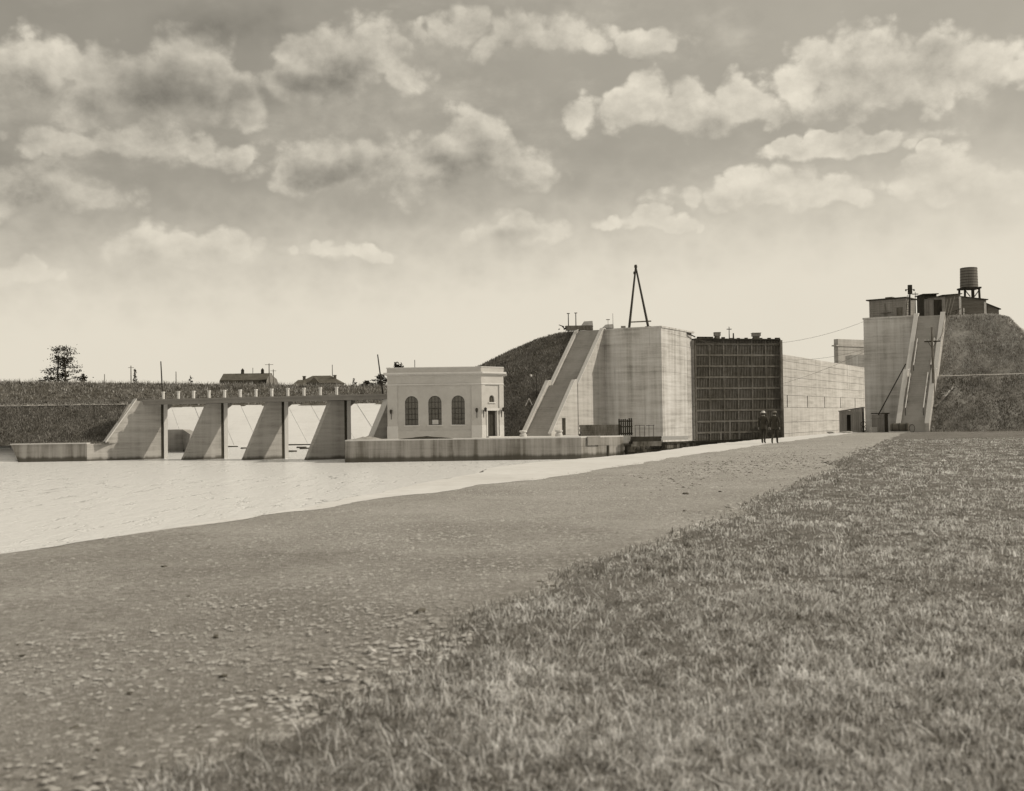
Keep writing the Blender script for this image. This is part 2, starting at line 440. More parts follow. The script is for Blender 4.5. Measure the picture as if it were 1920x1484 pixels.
def grid_mesh(name, X, Y, Z, mat, kind, label=None, cat=None, smooth=True):
    n, mm = X.shape
    V = np.stack([X, Y, Z], -1).reshape(-1, 3)
    i, j = np.meshgrid(np.arange(n - 1), np.arange(mm - 1), indexing='ij')
    a = i * mm + j
    q = np.stack([a, a + 1, a + mm + 1, a + mm], -1).reshape(-1, 4)
    e1 = V[q[:, 1]] - V[q[:, 0]]; e2 = V[q[:, 3]] - V[q[:, 0]]
    if np.cross(e1, e2)[:, 2].mean() < 0: q = q[:, ::-1]
    return big_mesh(name, V, q, mat, None, kind, label, cat, 4, smooth)

WZ = -3.0
A = Vector((.485, .8745, 0)); N = Vector((.8745, -.485, 0)); UPV = Vector((0, 0, 1))

# ------------------------------------------------------------------ ground, path, water
def zg(x, y):
    y = np.asarray(y, float)
    return -.5 * np.clip((y - 62) / 66, 0, 1)
def G(px, py):
    p = PZ(px, py, 0)
    if p.y > 62:
        for _ in range(12): p = PZ(px, py, float(zg(0, p.y)))
    return p
def curve(pts):
    P = sorted([(G(*p).y, G(*p).x) for p in pts])
    ys = np.array([p[0] for p in P]); xs = np.array([p[1] for p in P])
    def fn(y):
        y = np.asarray(y, float); r = np.interp(y, ys, xs)
        s0 = (xs[1] - xs[0]) / (ys[1] - ys[0]); s1 = (xs[-1] - xs[-2]) / (ys[-1] - ys[-2])
        r = np.where(y < ys[0], xs[0] + (y - ys[0]) * s0, r)
        return np.where(y > ys[-1], xs[-1] + (y - ys[-1]) * s1, r)
    return fn
Xedge = curve([(0, 1040), (640, 945), (905, 911), (1440, 832), (1600, 812)])      # gravel meets the bright strip / the bank
Xout_ = curve([(0, 1040), (560, 955), (700, 925), (960, 872), (1190, 852), (1440, 823), (1590, 809)])
def Xout(y): return np.minimum(Xout_(y), Xedge(y) + .0)
Xgr = curve([(430, 1440), (720, 1262), (1120, 1078), (1500, 908), (1650, 833), (1692, 814)])

ys = np.concatenate([np.linspace(-14, 3, 30), np.linspace(3.2, 40, 190), np.linspace(40.4, 150, 200)])
def strip(name, xa, xb, nx, mat, dz, jag_a=0, jag_b=0, rough=0.0, kind='structure', label=None, cat=None, power=1.0, y0=-99, y1=999, Ys=None):
    Yv = ys if Ys is None else Ys
    Yv = Yv[(Yv >= y0) & (Yv <= y1)]
    t = np.linspace(0, 1, nx) ** power
    wob = lambda s, amp: amp * (vnoise(Yv, Yv * 0, .45, s, 4))
    a = xa(Yv) + wob(3, jag_a); bb = xb(Yv) + wob(9, jag_b)
    X = a[:, None] * (1 - t) + bb[:, None] * t; Y = np.repeat(Yv[:, None], nx, 1)
    Z = zg(X, Y) + dz + rough * vnoise(X, Y, .9, 5, 4)
    return grid_mesh(name, X, Y, Z, mat, kind, label, cat)
strip('gravel_path', lambda y: Xout(y), lambda y: Xgr(y) + 2.0, 60, 'gravel', 0, .30, 0, .022)
strip('dust_strip', lambda y: Xout(y) + .02, lambda y: Xedge(y) + .25 * np.clip((y - 17) / 12, 0, 1), 14, 'dust', .007, .30, .5, .022, y0=17)
strip('lawn', lambda y: Xgr(y), lambda y: Xgr(y) * 0 + 260, 110, 'lawn_soil', .012, .45, 0, .022, power=2.2)
# canal bank below the path
Yb = ys[ys < 137]; t = np.linspace(0, 1, 26)
X = (Xout(Yb) + .30 * vnoise(Yb, Yb * 0, .45, 3, 4))[:, None] - t * 9.0; Y = np.repeat(Yb[:, None], 26, 1)
Z = zg(X, Y) - t * 5.0 - .25 * t * (1 - t) + .06 * vnoise(X, Y, .8, 11, 4) * np.minimum(1, t * 6)
grid_mesh('canal_bank', X, Y, Z, 'gravel', 'structure')
MB().add([(-900, -60, WZ), (160, -60, WZ), (160, 430, WZ), (-900, 430, WZ)], [(0, 1, 2, 3)]).build('canal_water', 'water', kind='structure')
MB().add([(-1500, -400, -6), (1500, -400, -6), (1500, 3000, -6), (-1500, 3000, -6)], [(0, 1, 2, 3)]).build('ground', 'mound_soil', kind='structure')

# ------------------------------------------------------------------ walls in concrete lifts
def lifts(parent, poly, z0, z1, h, mat, first=None, gap=.028, name='concrete_lift'):
    cx = sum(p[0] for p in poly) / len(poly); cy = sum(p[1] for p in poly) / len(poly)
    def inset(k):
        r = []
        for p in poly:
            d = Vector((p[0] - cx, p[1] - cy)); r.append((cx + d.x * (1 - k / max(d.length, .1)), cy + d.y * (1 - k / max(d.length, .1))))
        return r
    MB().prism(inset(.07), z0, z1 - .02).build('core', mat, parent)
    z = z0; i = 0
    while z < z1 - .2:
        hh = min(first if (first and i == 0) else h, z1 - z)
        if z1 - z - hh < .4: hh = z1 - z
        pl = inset(random.uniform(-.012, .02))
        MB().prism(pl, z + (gap if i else 0), z + hh).build(name, mat, parent)
        z += hh; i += 1

B0 = Vector((4.5, 136.0, 0)); T0 = Vector((12.1, 149.7, 0)); T1 = T0 + N * 8.5
ZT = 13.25
tower = thing('lock_tower', 'pale board-marked concrete lock wall tower topped by an A-frame', 'lock wall', (T0.x, T0.y, -3.6))
G0 = T1 + A * 12.4
lifts(tower, [(T0 + A * 0).xy, T1.xy, (T1 + A * 9.4).xy, (T1 + A * 9.4 - N * .35).xy, (G0 - N * .35).xy, (G0 - N * 8.5).xy], -3.6, ZT, 1.85, 'tower_concrete')
MB().prism([(T0 - A * .12 + N * .02).xy, (T1 - A * .12 + N * .12).xy, (G0 + N * .1).xy, (G0 - N * 8.4).xy], ZT, ZT + .22).build('coping', 'tower_concrete', tower)

def on_wall(px, base):
    """distance along A from base of the point of that wall seen at column px"""
    k = (px - 960) / F
    return (base.x - k * base.y) / (k * A.y - A.x)
def wallpt(px, py, base):
    p = base + A * on_wall(px, base); q = PY(px, py, p.y); return Vector((p.x, p.y, q.z))
ZC = 12.3
ch = thing('chamber_wall', 'long sunlit concrete lock chamber wall with narrow dark slots', 'lock wall', (G0.x, G0.y, -3.6))
edges = [0.0] + [on_wall(p, G0) for p in (1462, 1495, 1530, 1561, 1590, 1612)] + [135.0]
slots = [(1476, 739, 763), (1514, 742, 764), (1546, 745, 765), (1576, 747, 766), (1603, 748, 766)]
sl3 = []
for (sx, sa, sb) in slots:
    a_ = wallpt(sx, sa, G0); b_ = wallpt(sx, sb, G0); sl3.append((on_wall(sx, G0), b_.z, a_.z))
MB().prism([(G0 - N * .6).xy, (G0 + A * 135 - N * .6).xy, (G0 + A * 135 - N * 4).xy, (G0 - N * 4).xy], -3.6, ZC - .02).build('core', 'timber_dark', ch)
zl = [-3.6, -1.6, .4, 2.4, 5.4, 6.9, 8.4, 9.9, 11.2, ZC]
zs0 = sum(s[1] for s in sl3) / 5; zs1 = sum(s[2] for s in sl3) / 5
zl[3], zl[4] = zs0, zs1
for i in range(len(edges) - 1):
    for k in range(len(zl) - 1):
        e0, e1 = edges[i] + .03, edges[i + 1] - .03
        segs = [(e0, e1)]
        if k == 3:
            for (st, _, _) in sl3:
                ns = []
                for (p, q) in segs:
                    if p < st < q: ns += [(p, st - .28), (st + .28, q)]
                    else: ns.append((p, q))
                segs = ns
        for (p, q) in segs:
            off = random.uniform(-.015, .015)
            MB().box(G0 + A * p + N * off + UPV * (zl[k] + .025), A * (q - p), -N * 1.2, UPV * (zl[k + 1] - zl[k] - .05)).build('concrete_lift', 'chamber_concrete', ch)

# upper lock walls beyond
fw = thing('upper_lock_wall', 'pale concrete wall of the next lock rising behind the chamber wall', 'lock wall', tuple(PY(1572, 780, 292)))
q0 = PY(1571, 636, 292); uw = Vector((.84, .54, 0)); vw_ = Vector((-.54, .84, 0)); ZU = q0.z; q0.z = 0
for (z0, z1) in ((0, 8), (8, 12), (12, 15.5), (15.5, 18.4), (18.4, ZU)):
    MB().box(q0 + UPV * (z0 + .04) + vw_ * random.uniform(-.03, .03), uw * 20, vw_ * 1.4, UPV * (z1 - z0 - .04)).build('concrete_lift', 'chamber_concrete', fw)
MB().box(q0 + UPV * (ZU - 1.9) - uw * .9 - vw_ * .25, uw * 21, vw_ * 1.6, UPV * .35).build('ledge', 'chamber_concrete', fw)
c0 = PY(1596, 666, 282)
MB().box((c0.x, 282, 0), (20, 0, 0), (0, 5, 0), (0, 0, c0.z)).build('lower_block', 'tower_concrete', fw)

# right tower
R0 = Vector((43.8, 139.0, 0)); R1 = R0 + N * 6.1
rt = thing('lock_tower', 'shaded plain concrete lock wall tower carrying a flat-roofed hut', 'lock wall', (R0.x, R0.y, -1))
lifts(rt, [R0.xy, R1.xy, (R1 + A * 16).xy, (R0 + A * 70).xy, (R0 + A * 70 - N * 0.0).xy][:4], -3.6, 13.35, 2.1, 'tower_concrete')
MB().box(R0 - A * .12 - N * .08 + UPV * 13.35, N * 6.15, A * 16, UPV * .2).build('coping', 'tower_concrete', rt)

# ------------------------------------------------------------------ stairways on the lock ends
def stairway(name, label, base, width, run, z0, z1, zland, side_right=True, ground=-3.4, rails=False):
    """base: outer corner at the bottom on the lock side; climbs along A; extends to -N when side_right else +N"""
    S = -N if side_right else N
    th = thing(name, label, 'stairway', (base.x, base.y, z0))
    land = 1.3
    sl_ = (z1 - z0) / (run - land)
    r1 = (zland - z0) / sl_; r2 = r1 + land
    def zt(t):
        return z0 + sl_ * t if t <= r1 else (zland if t <= r2 else zland + sl_ * (t - r2))
    # treads
    mb = MB(); ns = 78
    prof = []; t = 0.0; z = z0; rise = .235
    while z < z1 - .01:
        if abs(z - zland) < rise * .5: dt = land
        else: dt = rise / sl_
        prof += [(t, z), (t, z + rise)]; t += dt; z += rise
    prof += [(run + .5, z), (run + .5, ground), (0, ground)]
    mb.extrude([base + A * a + UPV * b for a, b in prof], S * width)
    mb.build('steps', 'step_concrete', th)
    nb = MB()
    for (ta, za) in prof[1:-3:2]: nb.box(base + A * (ta - .05) + UPV * (za - .06), S * width, A * .07, UPV * .065)
    nb.build('nosings', 'chamber_concrete', th)
    # parapets: lower and upper flight on each side
    pw = .42; ph = .62
    for sgn, off in ((0, -pw), (1, width)):
        o = base + S * off
        for (ta, tb, za, zb) in ((-.35, r1 + .75, z0 - .1, zland + .55), (r2 - .35, run + .3, zland + .05, z1)):
            sl2 = (zb - za) / (tb - ta)
            pts = [o + A * ta + UPV * (ground + .01), o + A * ta + UPV * (za + .35), o + A * (tb - .7) + UPV * (zb + .35), o + A * tb + UPV * (zb + .35), o + A * tb + UPV * (ground + .01)]
            MB().extrude([p - S * 0 for p in pts], S * pw).build('parapet', 'chamber_concrete', th)
            # light coping on top of it
            a0 = o - S * .04 + A * (ta - .03) + UPV * (za + .352); a1 = o - S * .04 + A * (tb - .7) + UPV * (zb + .352); a2 = o - S * .04 + A * (tb + .03) + UPV * (zb + .352)
            MB().extrude([a0, a1, a2, a2 + UPV * .1, a1 + UPV * .1, a0 + UPV * .1], S * (pw + .08)).build('parapet_coping', 'coping_concrete', th)
    if rails:
        for off in (.35, width - .35):
            for (ta, tb) in ((1.0, r1 - .4), (r2 + .5, r2 + (run - r2) * .5)):
                a_ = base + S * off + A * ta + UPV * (zt(ta) + .95); b_ = base + S * off + A * tb + UPV * (zt(tb) + .95)
                hr = MB().tube(a_, b_, .06, n=8)
                hr.build('handrail', 'canvas', th)
                for k in range(4):
                    tt = ta + (tb - ta) * k / 3; q = base + S * off + A * tt
                    MB().tube(q + UPV * (zt(tt) - .2), q + UPV * (zt(tt) + .95), .035, n=6).build('rail_post', 'iron', th)
    return th, zt
st1, zt1 = stairway('stairway', 'concrete stairway climbing beside the tower with the A-frame', B0, 3.3, 15.7, -.5, ZT - .1, 5.5, True)
MB().box(B0 + N * .425 + A * 2.6 + UPV * -.45, A * .9, N * .03, UPV * 2.1).build('doorway', 'timber_dark', st1)  # dark slab on the wall face stands for the shade inside a niche
RB = R1 - A * 13.5 + N * .45
st2, zt2 = stairway('stairway', 'steep concrete stairway with white handrails beside the right hut-topped tower', RB, 2.6, 13.5, .2, 13.3, 5.7, False, -1.0, True)

# ------------------------------------------------------------------ lock gate
gd = (N * math.cos(math.radians(45)) + A * math.sin(math.radians(45)))
gn = Vector((gd.y, -gd.x, 0))         # faces the camera
GL = 13.2; ZG = 12.35
gate = thing('lock_gate', 'huge dark riveted steel mitre gate leaf with ribbed grid', 'lock gate', (G0.x, G0.y, -3.5))
MB().box(G0 + UPV * -3.5, gd * GL, -gn * 1.2, UPV * (ZG + 3.5)).build('skin_plate', 'steel_gate', gate)
zr = [-.6 + 1.55 * k for k in range(9)]
for k, z in enumerate(zr):
    MB().box(G0 + UPV * (z - .2), gd * GL, gn * .2, UPV * .26).build('girder', 'steel_rib', gate)
nr = 54
for k in range(nr + 1):
    big_ = k % 9 == 0
    t = GL * k / nr; wd = .16 if big_ else .09
    MB().box(G0 + gd * max(0.0, t - wd / 2) + UPV * -3.3, gd * wd, gn * (.22 if big_ else .15), UPV * (ZG + 3.3 - .02)).build('stiffener', 'steel_rib', gate)
MB().box(G0 + UPV * ZG - gn * 1.3, gd * GL, gn * 1.9, UPV * .16).build('walkway', 'timber_dark', gate)
MB().box(G0 + gd * (GL - .01) + UPV * -3.4 - gn * 1.2, gd * .35, gn * 1.7, UPV * (ZG + 3.4)).build('mitre_post', 'steel_rib', gate)
MB().box(G0 + gd * 1.0 + UPV * (ZG + .16) - gn * 1.2, gd * 2.4, gn * .3, UPV * .35).build('kerb_timber', 'timber_dark', gate)
for k in range(11):
    q = G0 + gd * (.6 + k * 1.2) + UPV * (ZG + .16)
    MB().box(q, gd * vary(.5, .4), gn * .3, UPV * vary(.16, .5)).build('bracket', 'timber_dark', gate)

def roofbox(name, label, px0, px1, py0, Y, zb, mat, flare=.12):
    a_ = PY(px0, py0, Y); b_ = PY(px1, py0, Y)
    th = thing(name, label, 'winch box', ((a_.x + b_.x) / 2, Y, zb))
    wd = b_.x - a_.x
    MB().cbox(((a_.x + b_.x) / 2, Y, zb), wd * .75, .8, (a_.z - zb) * .45).build('stand', 'timber', th)
    MB().cbox(((a_.x + b_.x) / 2, Y, zb + (a_.z - zb) * .45), wd, 1.0, (a_.z - zb) * .5).build('casing', mat, th)
    MB().cbox(((a_.x + b_.x) / 2, Y, a_.z - (a_.z - zb) * .05), wd * 1.12, 1.15, (a_.z - zb) * .07).build('lid', 'timber', th)
zgt = ZG + .15
roofbox('winch_box', 'narrow grey winch box standing on the steel lock gate', 1339, 1350, 624, (G0 + gd * 3.1).y, zgt, 'board_grey')
roofbox('winch_box', 'wide grey winch box standing on the steel lock gate', 1410, 1425, 625, (G0 + gd * 9.5).y, zgt, 'board_grey')
def post(name, label, cat, px, py, Y, zb, r, mat, arms=(), lean=0, group=None):
    """a pole whose top shows at (px,py); zb its foot; arms: (drop below top, length)"""
    tp = PY(px, py, Y); bt = Vector((tp.x + lean, Y, zb))
    th = thing(name, label, cat, tuple(bt), group)
    MB().tube(bt, tp, r, r * .7).build('shaft', mat, th)
    for (dr, ln) in arms:
        c = tp - UPV * dr
        MB().box(c - Vector((ln / 2, .06, .05)), (ln, 0, 0), (0, .12, 0), (0, 0, .1)).build('crossarm', mat, th)
    return th
yy = (G0 + gd * 5.5).y
post('mast', 'thin pole with a short arm between the winch boxes on the gate', 'mast', 1367, 613, yy, zgt, .07, 'iron', ((.35, .7),))
post('stub_post', 'short thick black post between the winch boxes on the gate', 'post', 1375, 625, yy + .4, zgt, .12, 'iron')

# timber bulkhead in the lock mouth
bk = thing('timber_bulkhead', 'dark plank bulkhead across the mouth of the lock below the gate', 'bulkhead', (16, 134, -3.2))
p0 = Vector((12.5, 131.5, 0)); p1 = PY(1420, 828, 150); p1.z = 0
dv = (p1 - p0); nn = int(dv.length / .62)
for k in range(nn):
    a_ = p0 + dv * (k / nn); zt_ = PY(960 + F * a_.x / a_.y, 832 - 6 * k / nn + random.uniform(-1.2, 1.2), a_.y).z
    MB().box(Vector((a_.x, a_.y + random.uniform(-.05, .05), -3.3)), dv / nn * .93, (0, .3, 0), (0, 0, zt_ + 3.3)).build('plank', random.choice(['timber_dark', 'timber_dark', 'timber']), bk)
for k in range(2):
    MB().box(p0 + Vector((0, -.22, -1.7 - .8 * k)), dv, (0, .2, 0), (0, 0, .25)).build('waling', 'timber_dark', bk)
for i, (px, py, hpx) in enumerate(((1369, 790, 40), (1386, 808, 22), (1352, 812, 18))):
    bt = PY(px, 832, 149); tp = PY(px, py, 149)
    MB().bar(Vector((bt.x, 149, WZ - .2)), tp, .16, .16).build('upright_timber', 'board_grey', None, ('tall', 'medium', 'short')[i] + ' weathered upright timber standing in front of the lock gate', 'timber', origin=(bt.x, 149, WZ - .2))

# ------------------------------------------------------------------ approach pier with valve house
ZP = -.5
pier = thing('approach_pier', 'low stained concrete pier wall carrying the white valve house', 'pier', (-14, 127, -3.4))
ql = PZ(645, 868, WZ); qr = PZ(1090, 861, WZ); qe = qr + Vector((5.2, 4.2, 0)); qe2 = Vector((13.0, 136, 0))
poly = [(ql.x + .7, ql.y), (ql.x + .15, ql.y + .25), (ql.x, ql.y + .8), (ql.x, 133), (12.0, 140), (qe2.x, qe2.y), (qe.x, qe.y), (qr.x, qr.y)]
lifts(pier, poly, -3.5, ZP - .12, 1.7, 'pier_concrete', first=1.9)
MB().prism(poly, ZP - .12, ZP).build('coping', 'coping_concrete', pier)
mb = MB().box((qr.x - 10.4, qr.y - .03 + .2, -2.4), (.9, 0, 0), (0, .1, 0), (0, 0, 1.6))
mb.build('patch_panel', 'slab_concrete', pier)
MB().box((qr.x + .8, qr.y + .4, -1.5), (1.5, 1.2, 0), (-.1, .05, 0), (0, 0, 1.0)).build('dark_patch', 'deck_concrete', pier)
for k, (px, a1_, b1_) in enumerate(((1138, 835, 862), (1148, 835, 858), (1172, 835, 856))):
    a_ = PY(px, a1_, 130 + k); b_ = PY(px, b1_, 130 + k)
    MB().tube(Vector((b_.x, b_.y - 1.2, WZ - .4)), Vector((a_.x, a_.y - 1.2, a_.z)), .2, .17, 8).build('mooring_pile', 'timber_dark', None, ('thin dark', 'thick dark', 'leaning dark')[k] + ' timber pile rising from the water at the pier end', 'pile', 'piles at the pier end', origin=(b_.x, b_.y - 1.2, WZ - .4))

# valve house
VL = PY(727, 825, 129.0); VL.z = ZP
VH_L = 10.85; ux = Vector((1, 0, 0)); uy = Vector((0, 1, 0))
c42 = math.radians(42); uc = Vector((math.cos(c42), math.sin(c42), 0)); nc = Vector((uc.y, -uc.x, 0)); CH = 3.35
vh = thing('valve_house', 'small white stuccoed valve house with three tall arched windows', 'building', tuple(VL))
FR = VL + ux * VH_L; CE = FR + uc * CH
def arched(mb, O, u, inn, W, Ht, ops, depth, segs=12):
    """wall panel from O along u with openings (cx,w,z0,zspring,arched)"""
    P = lambda x, z, d=0: O + u * x + UPV * z + inn * d
    def quad(a, b, c, d): mb.add([a, b, c, d], [(0, 1, 2, 3)])
    x = 0
    for (cx, wd, z0, zs, arch) in ops:
        l, r = cx - wd / 2, cx + wd / 2
        quad(P(x, 0), P(l, 0), P(l, Ht), P(x, Ht))
        if z0 > 0: quad(P(l, 0), P(r, 0), P(r, z0), P(l, z0))
        arc = [(l, zs), (r, zs)] if not arch else [(cx - wd / 2 * math.cos(math.pi * i / segs), zs + wd / 2 * math.sin(math.pi * i / segs)) for i in range(segs + 1)]
        for (xa, za), (xb, zb) in zip(arc[:-1], arc[1:]):
            quad(P(xa, za), P(xb, zb), P(xb, Ht), P(xa, Ht))
            quad(P(xa, za), P(xa, za, depth), P(xb, zb, depth), P(xb, zb))
        quad(P(l, z0), P(l, z0, depth), P(l, zs, depth), P(l, zs)); quad(P(r, z0), P(r, zs), P(r, zs, depth), P(r, z0, depth))
        quad(P(l, z0), P(r, z0), P(r, z0, depth), P(l, z0, depth))
        x = r
    quad(P(x, 0), P(W, 0), P(W, Ht), P(x, Ht))
HW = 6.35
mb = MB(); ops = [(2.78, 1.52, 1.55, 4.15, True), (5.47, 1.52, 1.55, 4.15, True), (8.15, 1.52, 1.55, 4.15, True)]
arched(mb, VL + uy * .12, ux, uy, VH_L, HW, ops, .3)
mb.build('wall', 'stucco', vh)
mb = MB(); dops = [(CH / 2, 1.42, 0.02, 3.1, False)]
arched(mb, FR + nc * -.12, uc, -nc, CH, 3.75, dops, .3)
arched(mb, FR + nc * -.12 + UPV * 3.75, uc, -nc, CH, HW - 3.75, [(CH / 2, .8, .35, .75, True)], .2)
mb.build('entrance_wall', 'stucco', vh)
back = [(VL.x, VL.y + .2), (VL.x, VL.y + 9.5), (CE.x, VL.y + 9.5), (CE.x, CE.y)]
mb = MB()
for a_, b_ in zip(back[:-1], back[1:]): mb.add([(a_[0], a_[1], ZP), (b_[0], b_[1], ZP), (b_[0], b_[1], ZP + HW), (a_[0], a_[1], ZP + HW)], [(3, 2, 1, 0)])
mb.build('rear_wall', 'stucco', vh)
def plan(off):
    """outline of the house pushed out by off"""
    return [(VL.x - off, VL.y - off), (FR.x + off * .4, FR.y - off), (CE.x + off, CE.y - off * .4), (CE.x + off, VL.y + 9.5 + off), (VL.x - off, VL.y + 9.5 + off)]
MB().prism(plan(0), ZP + 6.2, ZP + 7.3).build('entablature', 'stucco', vh)
MB().prism(plan(.07), ZP + 6.16, ZP + 6.3).build('string_course', 'stucco_trim', vh)
MB().prism(plan(.16), ZP + 7.3, ZP + 7.42).build('cornice', 'stucco_trim', vh)
MB().prism(plan(.40), ZP + 7.42, ZP + 7.62).build('cornice', 'stucco_trim', vh)
MB().prism(plan(.02), ZP + 7.62, ZP + 8.12).build('parapet', 'stucco', vh)
MB().prism(plan(.09), ZP + 8.12, ZP + 8.22).build('parapet_coping', 'stucco_trim', vh)
def pilaster(o, u, nrm, wd):
    MB().box(o, u * wd, -nrm * .12 + nrm * 0, UPV * 6.18).build('pilaster', 'stucco', vh)
    MB().box(o + nrm * .05 - u * .04, u * (wd + .08), -nrm * .16, UPV * 1.45).build('plinth', 'stucco_trim', vh)
pilaster(VL + ux * .0, ux, -uy, 1.15); pilaster(VL + ux * (VH_L - 1.15), ux, -uy, 1.15)
pilaster(FR + uc * .02, uc, nc, .58); pilaster(FR + uc * (CH - .6), uc, nc, .6)
MB().box(VL + ux * 1.2 + uy * .06, ux * (VH_L - 2.4), uy * .1, UPV * .9).build('plinth', 'stucco', vh)
for (cx, wd, z0, zs, ar) in ops:
    O = VL + uy * .34
    fr_ = MB(); P = lambda x, z: O + ux * x + UPV * z
    win = MB().add([P(cx - wd / 2, z0), P(cx + wd / 2, z0)] + [P(cx + wd / 2 * math.cos(math.pi * i / 14), zs + wd / 2 * math.sin(math.pi * i / 14)) for i in range(15)], [tuple(range(17))]).build('window', 'glass_pane', vh)
    for k in range(5):
        xx = cx - wd / 2 + wd * k / 4; tp_ = zs + math.sqrt(max(0, (wd / 2) ** 2 - (xx - cx) ** 2))
        fr_.box(P(xx - .025, z0) - uy * .06, ux * .05, uy * .05, UPV * (tp_ - z0 + .01))
    for z in (z0, z0 + .62, z0 + 1.24, z0 + 1.86, zs):
        fr_.box(P(cx - wd / 2, z) - uy * .063, ux * wd, uy * .05, UPV * .05)
    for i in range(12):
        a_, b_ = math.pi * i / 12, math.pi * (i + 1) / 12
        fr_.bar(P(cx + wd / 2 * math.cos(a_), zs + wd / 2 * math.sin(a_)) - uy * .03, P(cx + wd / 2 * math.cos(b_), zs + wd / 2 * math.sin(b_)) - uy * .03, .06, .07)
    fr_.build('frame', 'dark_frame', win)
    sash = MB()
    for z in (z0 + .6, z0 + 1.85): sash.box(P(cx - wd / 4, z) - uy * .09, ux * (wd / 2), uy * .05, UPV * .09)
    for x in (cx - wd / 4 - .04, cx + wd / 4 - .04): sash.box(P(x, z0 + .6) - uy * .093, ux * .08, uy * .05, UPV * 1.3)
    sash.build('sash', 'dark_frame', win)
    MB().box(P(cx - wd / 2 - .15, z0 - .14) - uy * .32, ux * (wd + .3), uy * .3, UPV * .14).build('sill', 'stucco_trim', win)
P = lambda x, z: VL + uy * .27 + ux * x + UPV * z
MB().box(P(5.14, 1.62), ux * .70, uy * .01, UPV * .55).build('paper_blind', 'canvas', vh)
Q = lambda x, z, d=0: FR + uc * x + UPV * z + nc * d
dr = MB().box(Q(CH / 2 - .72, 0.02, -.42), uc * 1.44, -nc * .06, UPV * 3.1).build('door', 'door_wood', vh)
for a_ in (0, 1):
    for z in (.3, 1.55):
        MB().box(Q(CH / 2 - .6 + a_ * .66, z, -.42), uc * .54, nc * .03, UPV * 1.05).build('door_panel', 'door_wood', dr)
MB().tube(Q(CH / 2 + .05, 1.4, -.39), Q(CH / 2 + .05, 1.4, -.30), .04).build('handle', 'iron', dr)
ds = MB()
for x in (CH / 2 - .9, CH / 2 + .72): ds.box(Q(x, 0, -.13), uc * .18, nc * .12, UPV * 3.12)
ds.box(Q(CH / 2 - 1.0, 3.12, -.13), uc * 2.0, nc * .2, UPV * .26)
ds.build('door_surround', 'stucco_trim', vh)
lw = MB().add([Q(CH / 2 - .4, 4.1, -.3), Q(CH / 2 + .4, 4.1, -.3)] + [Q(CH / 2 + .4 * math.cos(math.pi * i / 10), 4.5 + .4 * math.sin(math.pi * i / 10), -.3) for i in range(11)], [tuple(range(13))]).build('fanlight', 'glass_pane', vh)
MB().box(Q(CH / 2 - .02, 4.1, -.29), uc * .04, nc * .04, UPV * .8).build('glazing_bar', 'dark_frame', lw)
MB().box(Q(CH / 2 - .55, 3.98, -.13), uc * 1.1, nc * .14, UPV * .12).build('fanlight_sill', 'stucco_trim', lw)
MB().box(Q(CH / 2 - .9, -.02, -.1), uc * 1.8, nc * .5, UPV * .17).build('doorstep', 'coping_concrete', vh)
def lantern(o, nrm):
    u = Vector((-nrm.y, nrm.x, 0)); lp = MB()
    lp.bar(o, o + nrm * .32, .05, .05); lp.bar(o - UPV * .55, o + nrm * .1 - UPV * .1, .05, .05); lp.bar(o + nrm * .04 - UPV * .75, o + nrm * .04 + UPV * .1, .06, .06)
    a_ = lp.build('wall_lantern', 'iron', vh)
    MB().lathe(o + nrm * .34 - UPV * .12, [(.05, 0), (.14, .12), (.16, .36), (.2, .38), (.03, .52)], 8).build('lamp_head', 'iron', a_)
lantern(VL + ux * .45 + UPV * 3.0, -uy); lantern(VL + ux * (VH_L - .55) + UPV * 3.05, -uy)
lantern(Q(.3, 3.1), nc); lantern(Q(CH - .3, 3.1), nc)
MB().tube(VL + ux * 2.7 + uy * 6 + UPV * 8, VL + ux * 2.7 + uy * 6 + UPV * 9.4, .04).build('roof_rod', 'iron', vh)

# things on the pier
def heap(name, label, cat, c, rx, ry, hz, mat):
    n = 14; r = np.linspace(0, 1, 7); th_ = np.linspace(0, 2 * math.pi, n, endpoint=False); mb = MB(); vs = []
    for rr in r:
        for t_ in th_: vs.append((c[0] + rx * rr * math.cos(t_), c[1] + ry * rr * math.sin(t_), c[2] - .03 + hz * (1 - rr) ** .8 * random.uniform(.75, 1.2)))
    fs = []
    for k in range(6): fs += [(k * n + i, k * n + (i + 1) % n, (k + 1) * n + (i + 1) % n, (k + 1) * n + i) for i in range(n)]
    return mb.add(vs, [f[::-1] for f in fs]).build(name, mat, None, label, cat, origin=c)
heap('earth_heap', 'low dark heap of earth at the foot of the valve house', 'earth heap', (VL.x + 4.6, 126.6, ZP), 3.4, .7, .3, 'timber_dark')
heap('earth_heap', 'grassy earth hump on the pier left of the valve house', 'earth heap', (VL.x - 2.2, 128.5, ZP), 1.9, 1.2, .4, 'mound_soil')
def bollard(px, py, Y, lab):
    p = PY(px, py, Y)
    th = thing('bollard', lab, 'bollard', (p.x, Y, ZP))
    MB().lathe((p.x, Y, ZP), [(.42, 0), (.42, .3), (.3, .36), (.3, .5)], 14).build('base', 'coping_concrete', th)
    MB().lathe((p.x, Y, ZP + .5), [(.3, 0), (.46, .06), (.46, .2), (.3, .26)], 14).build('cap', 'coping_concrete', th)
bollard(981, 815, 131.5, 'squat pale mooring bollard at the foot of the stairway by the valve house')
bollard(1048, 815, 131.5, 'squat pale mooring bollard beside the stack of dark planks')
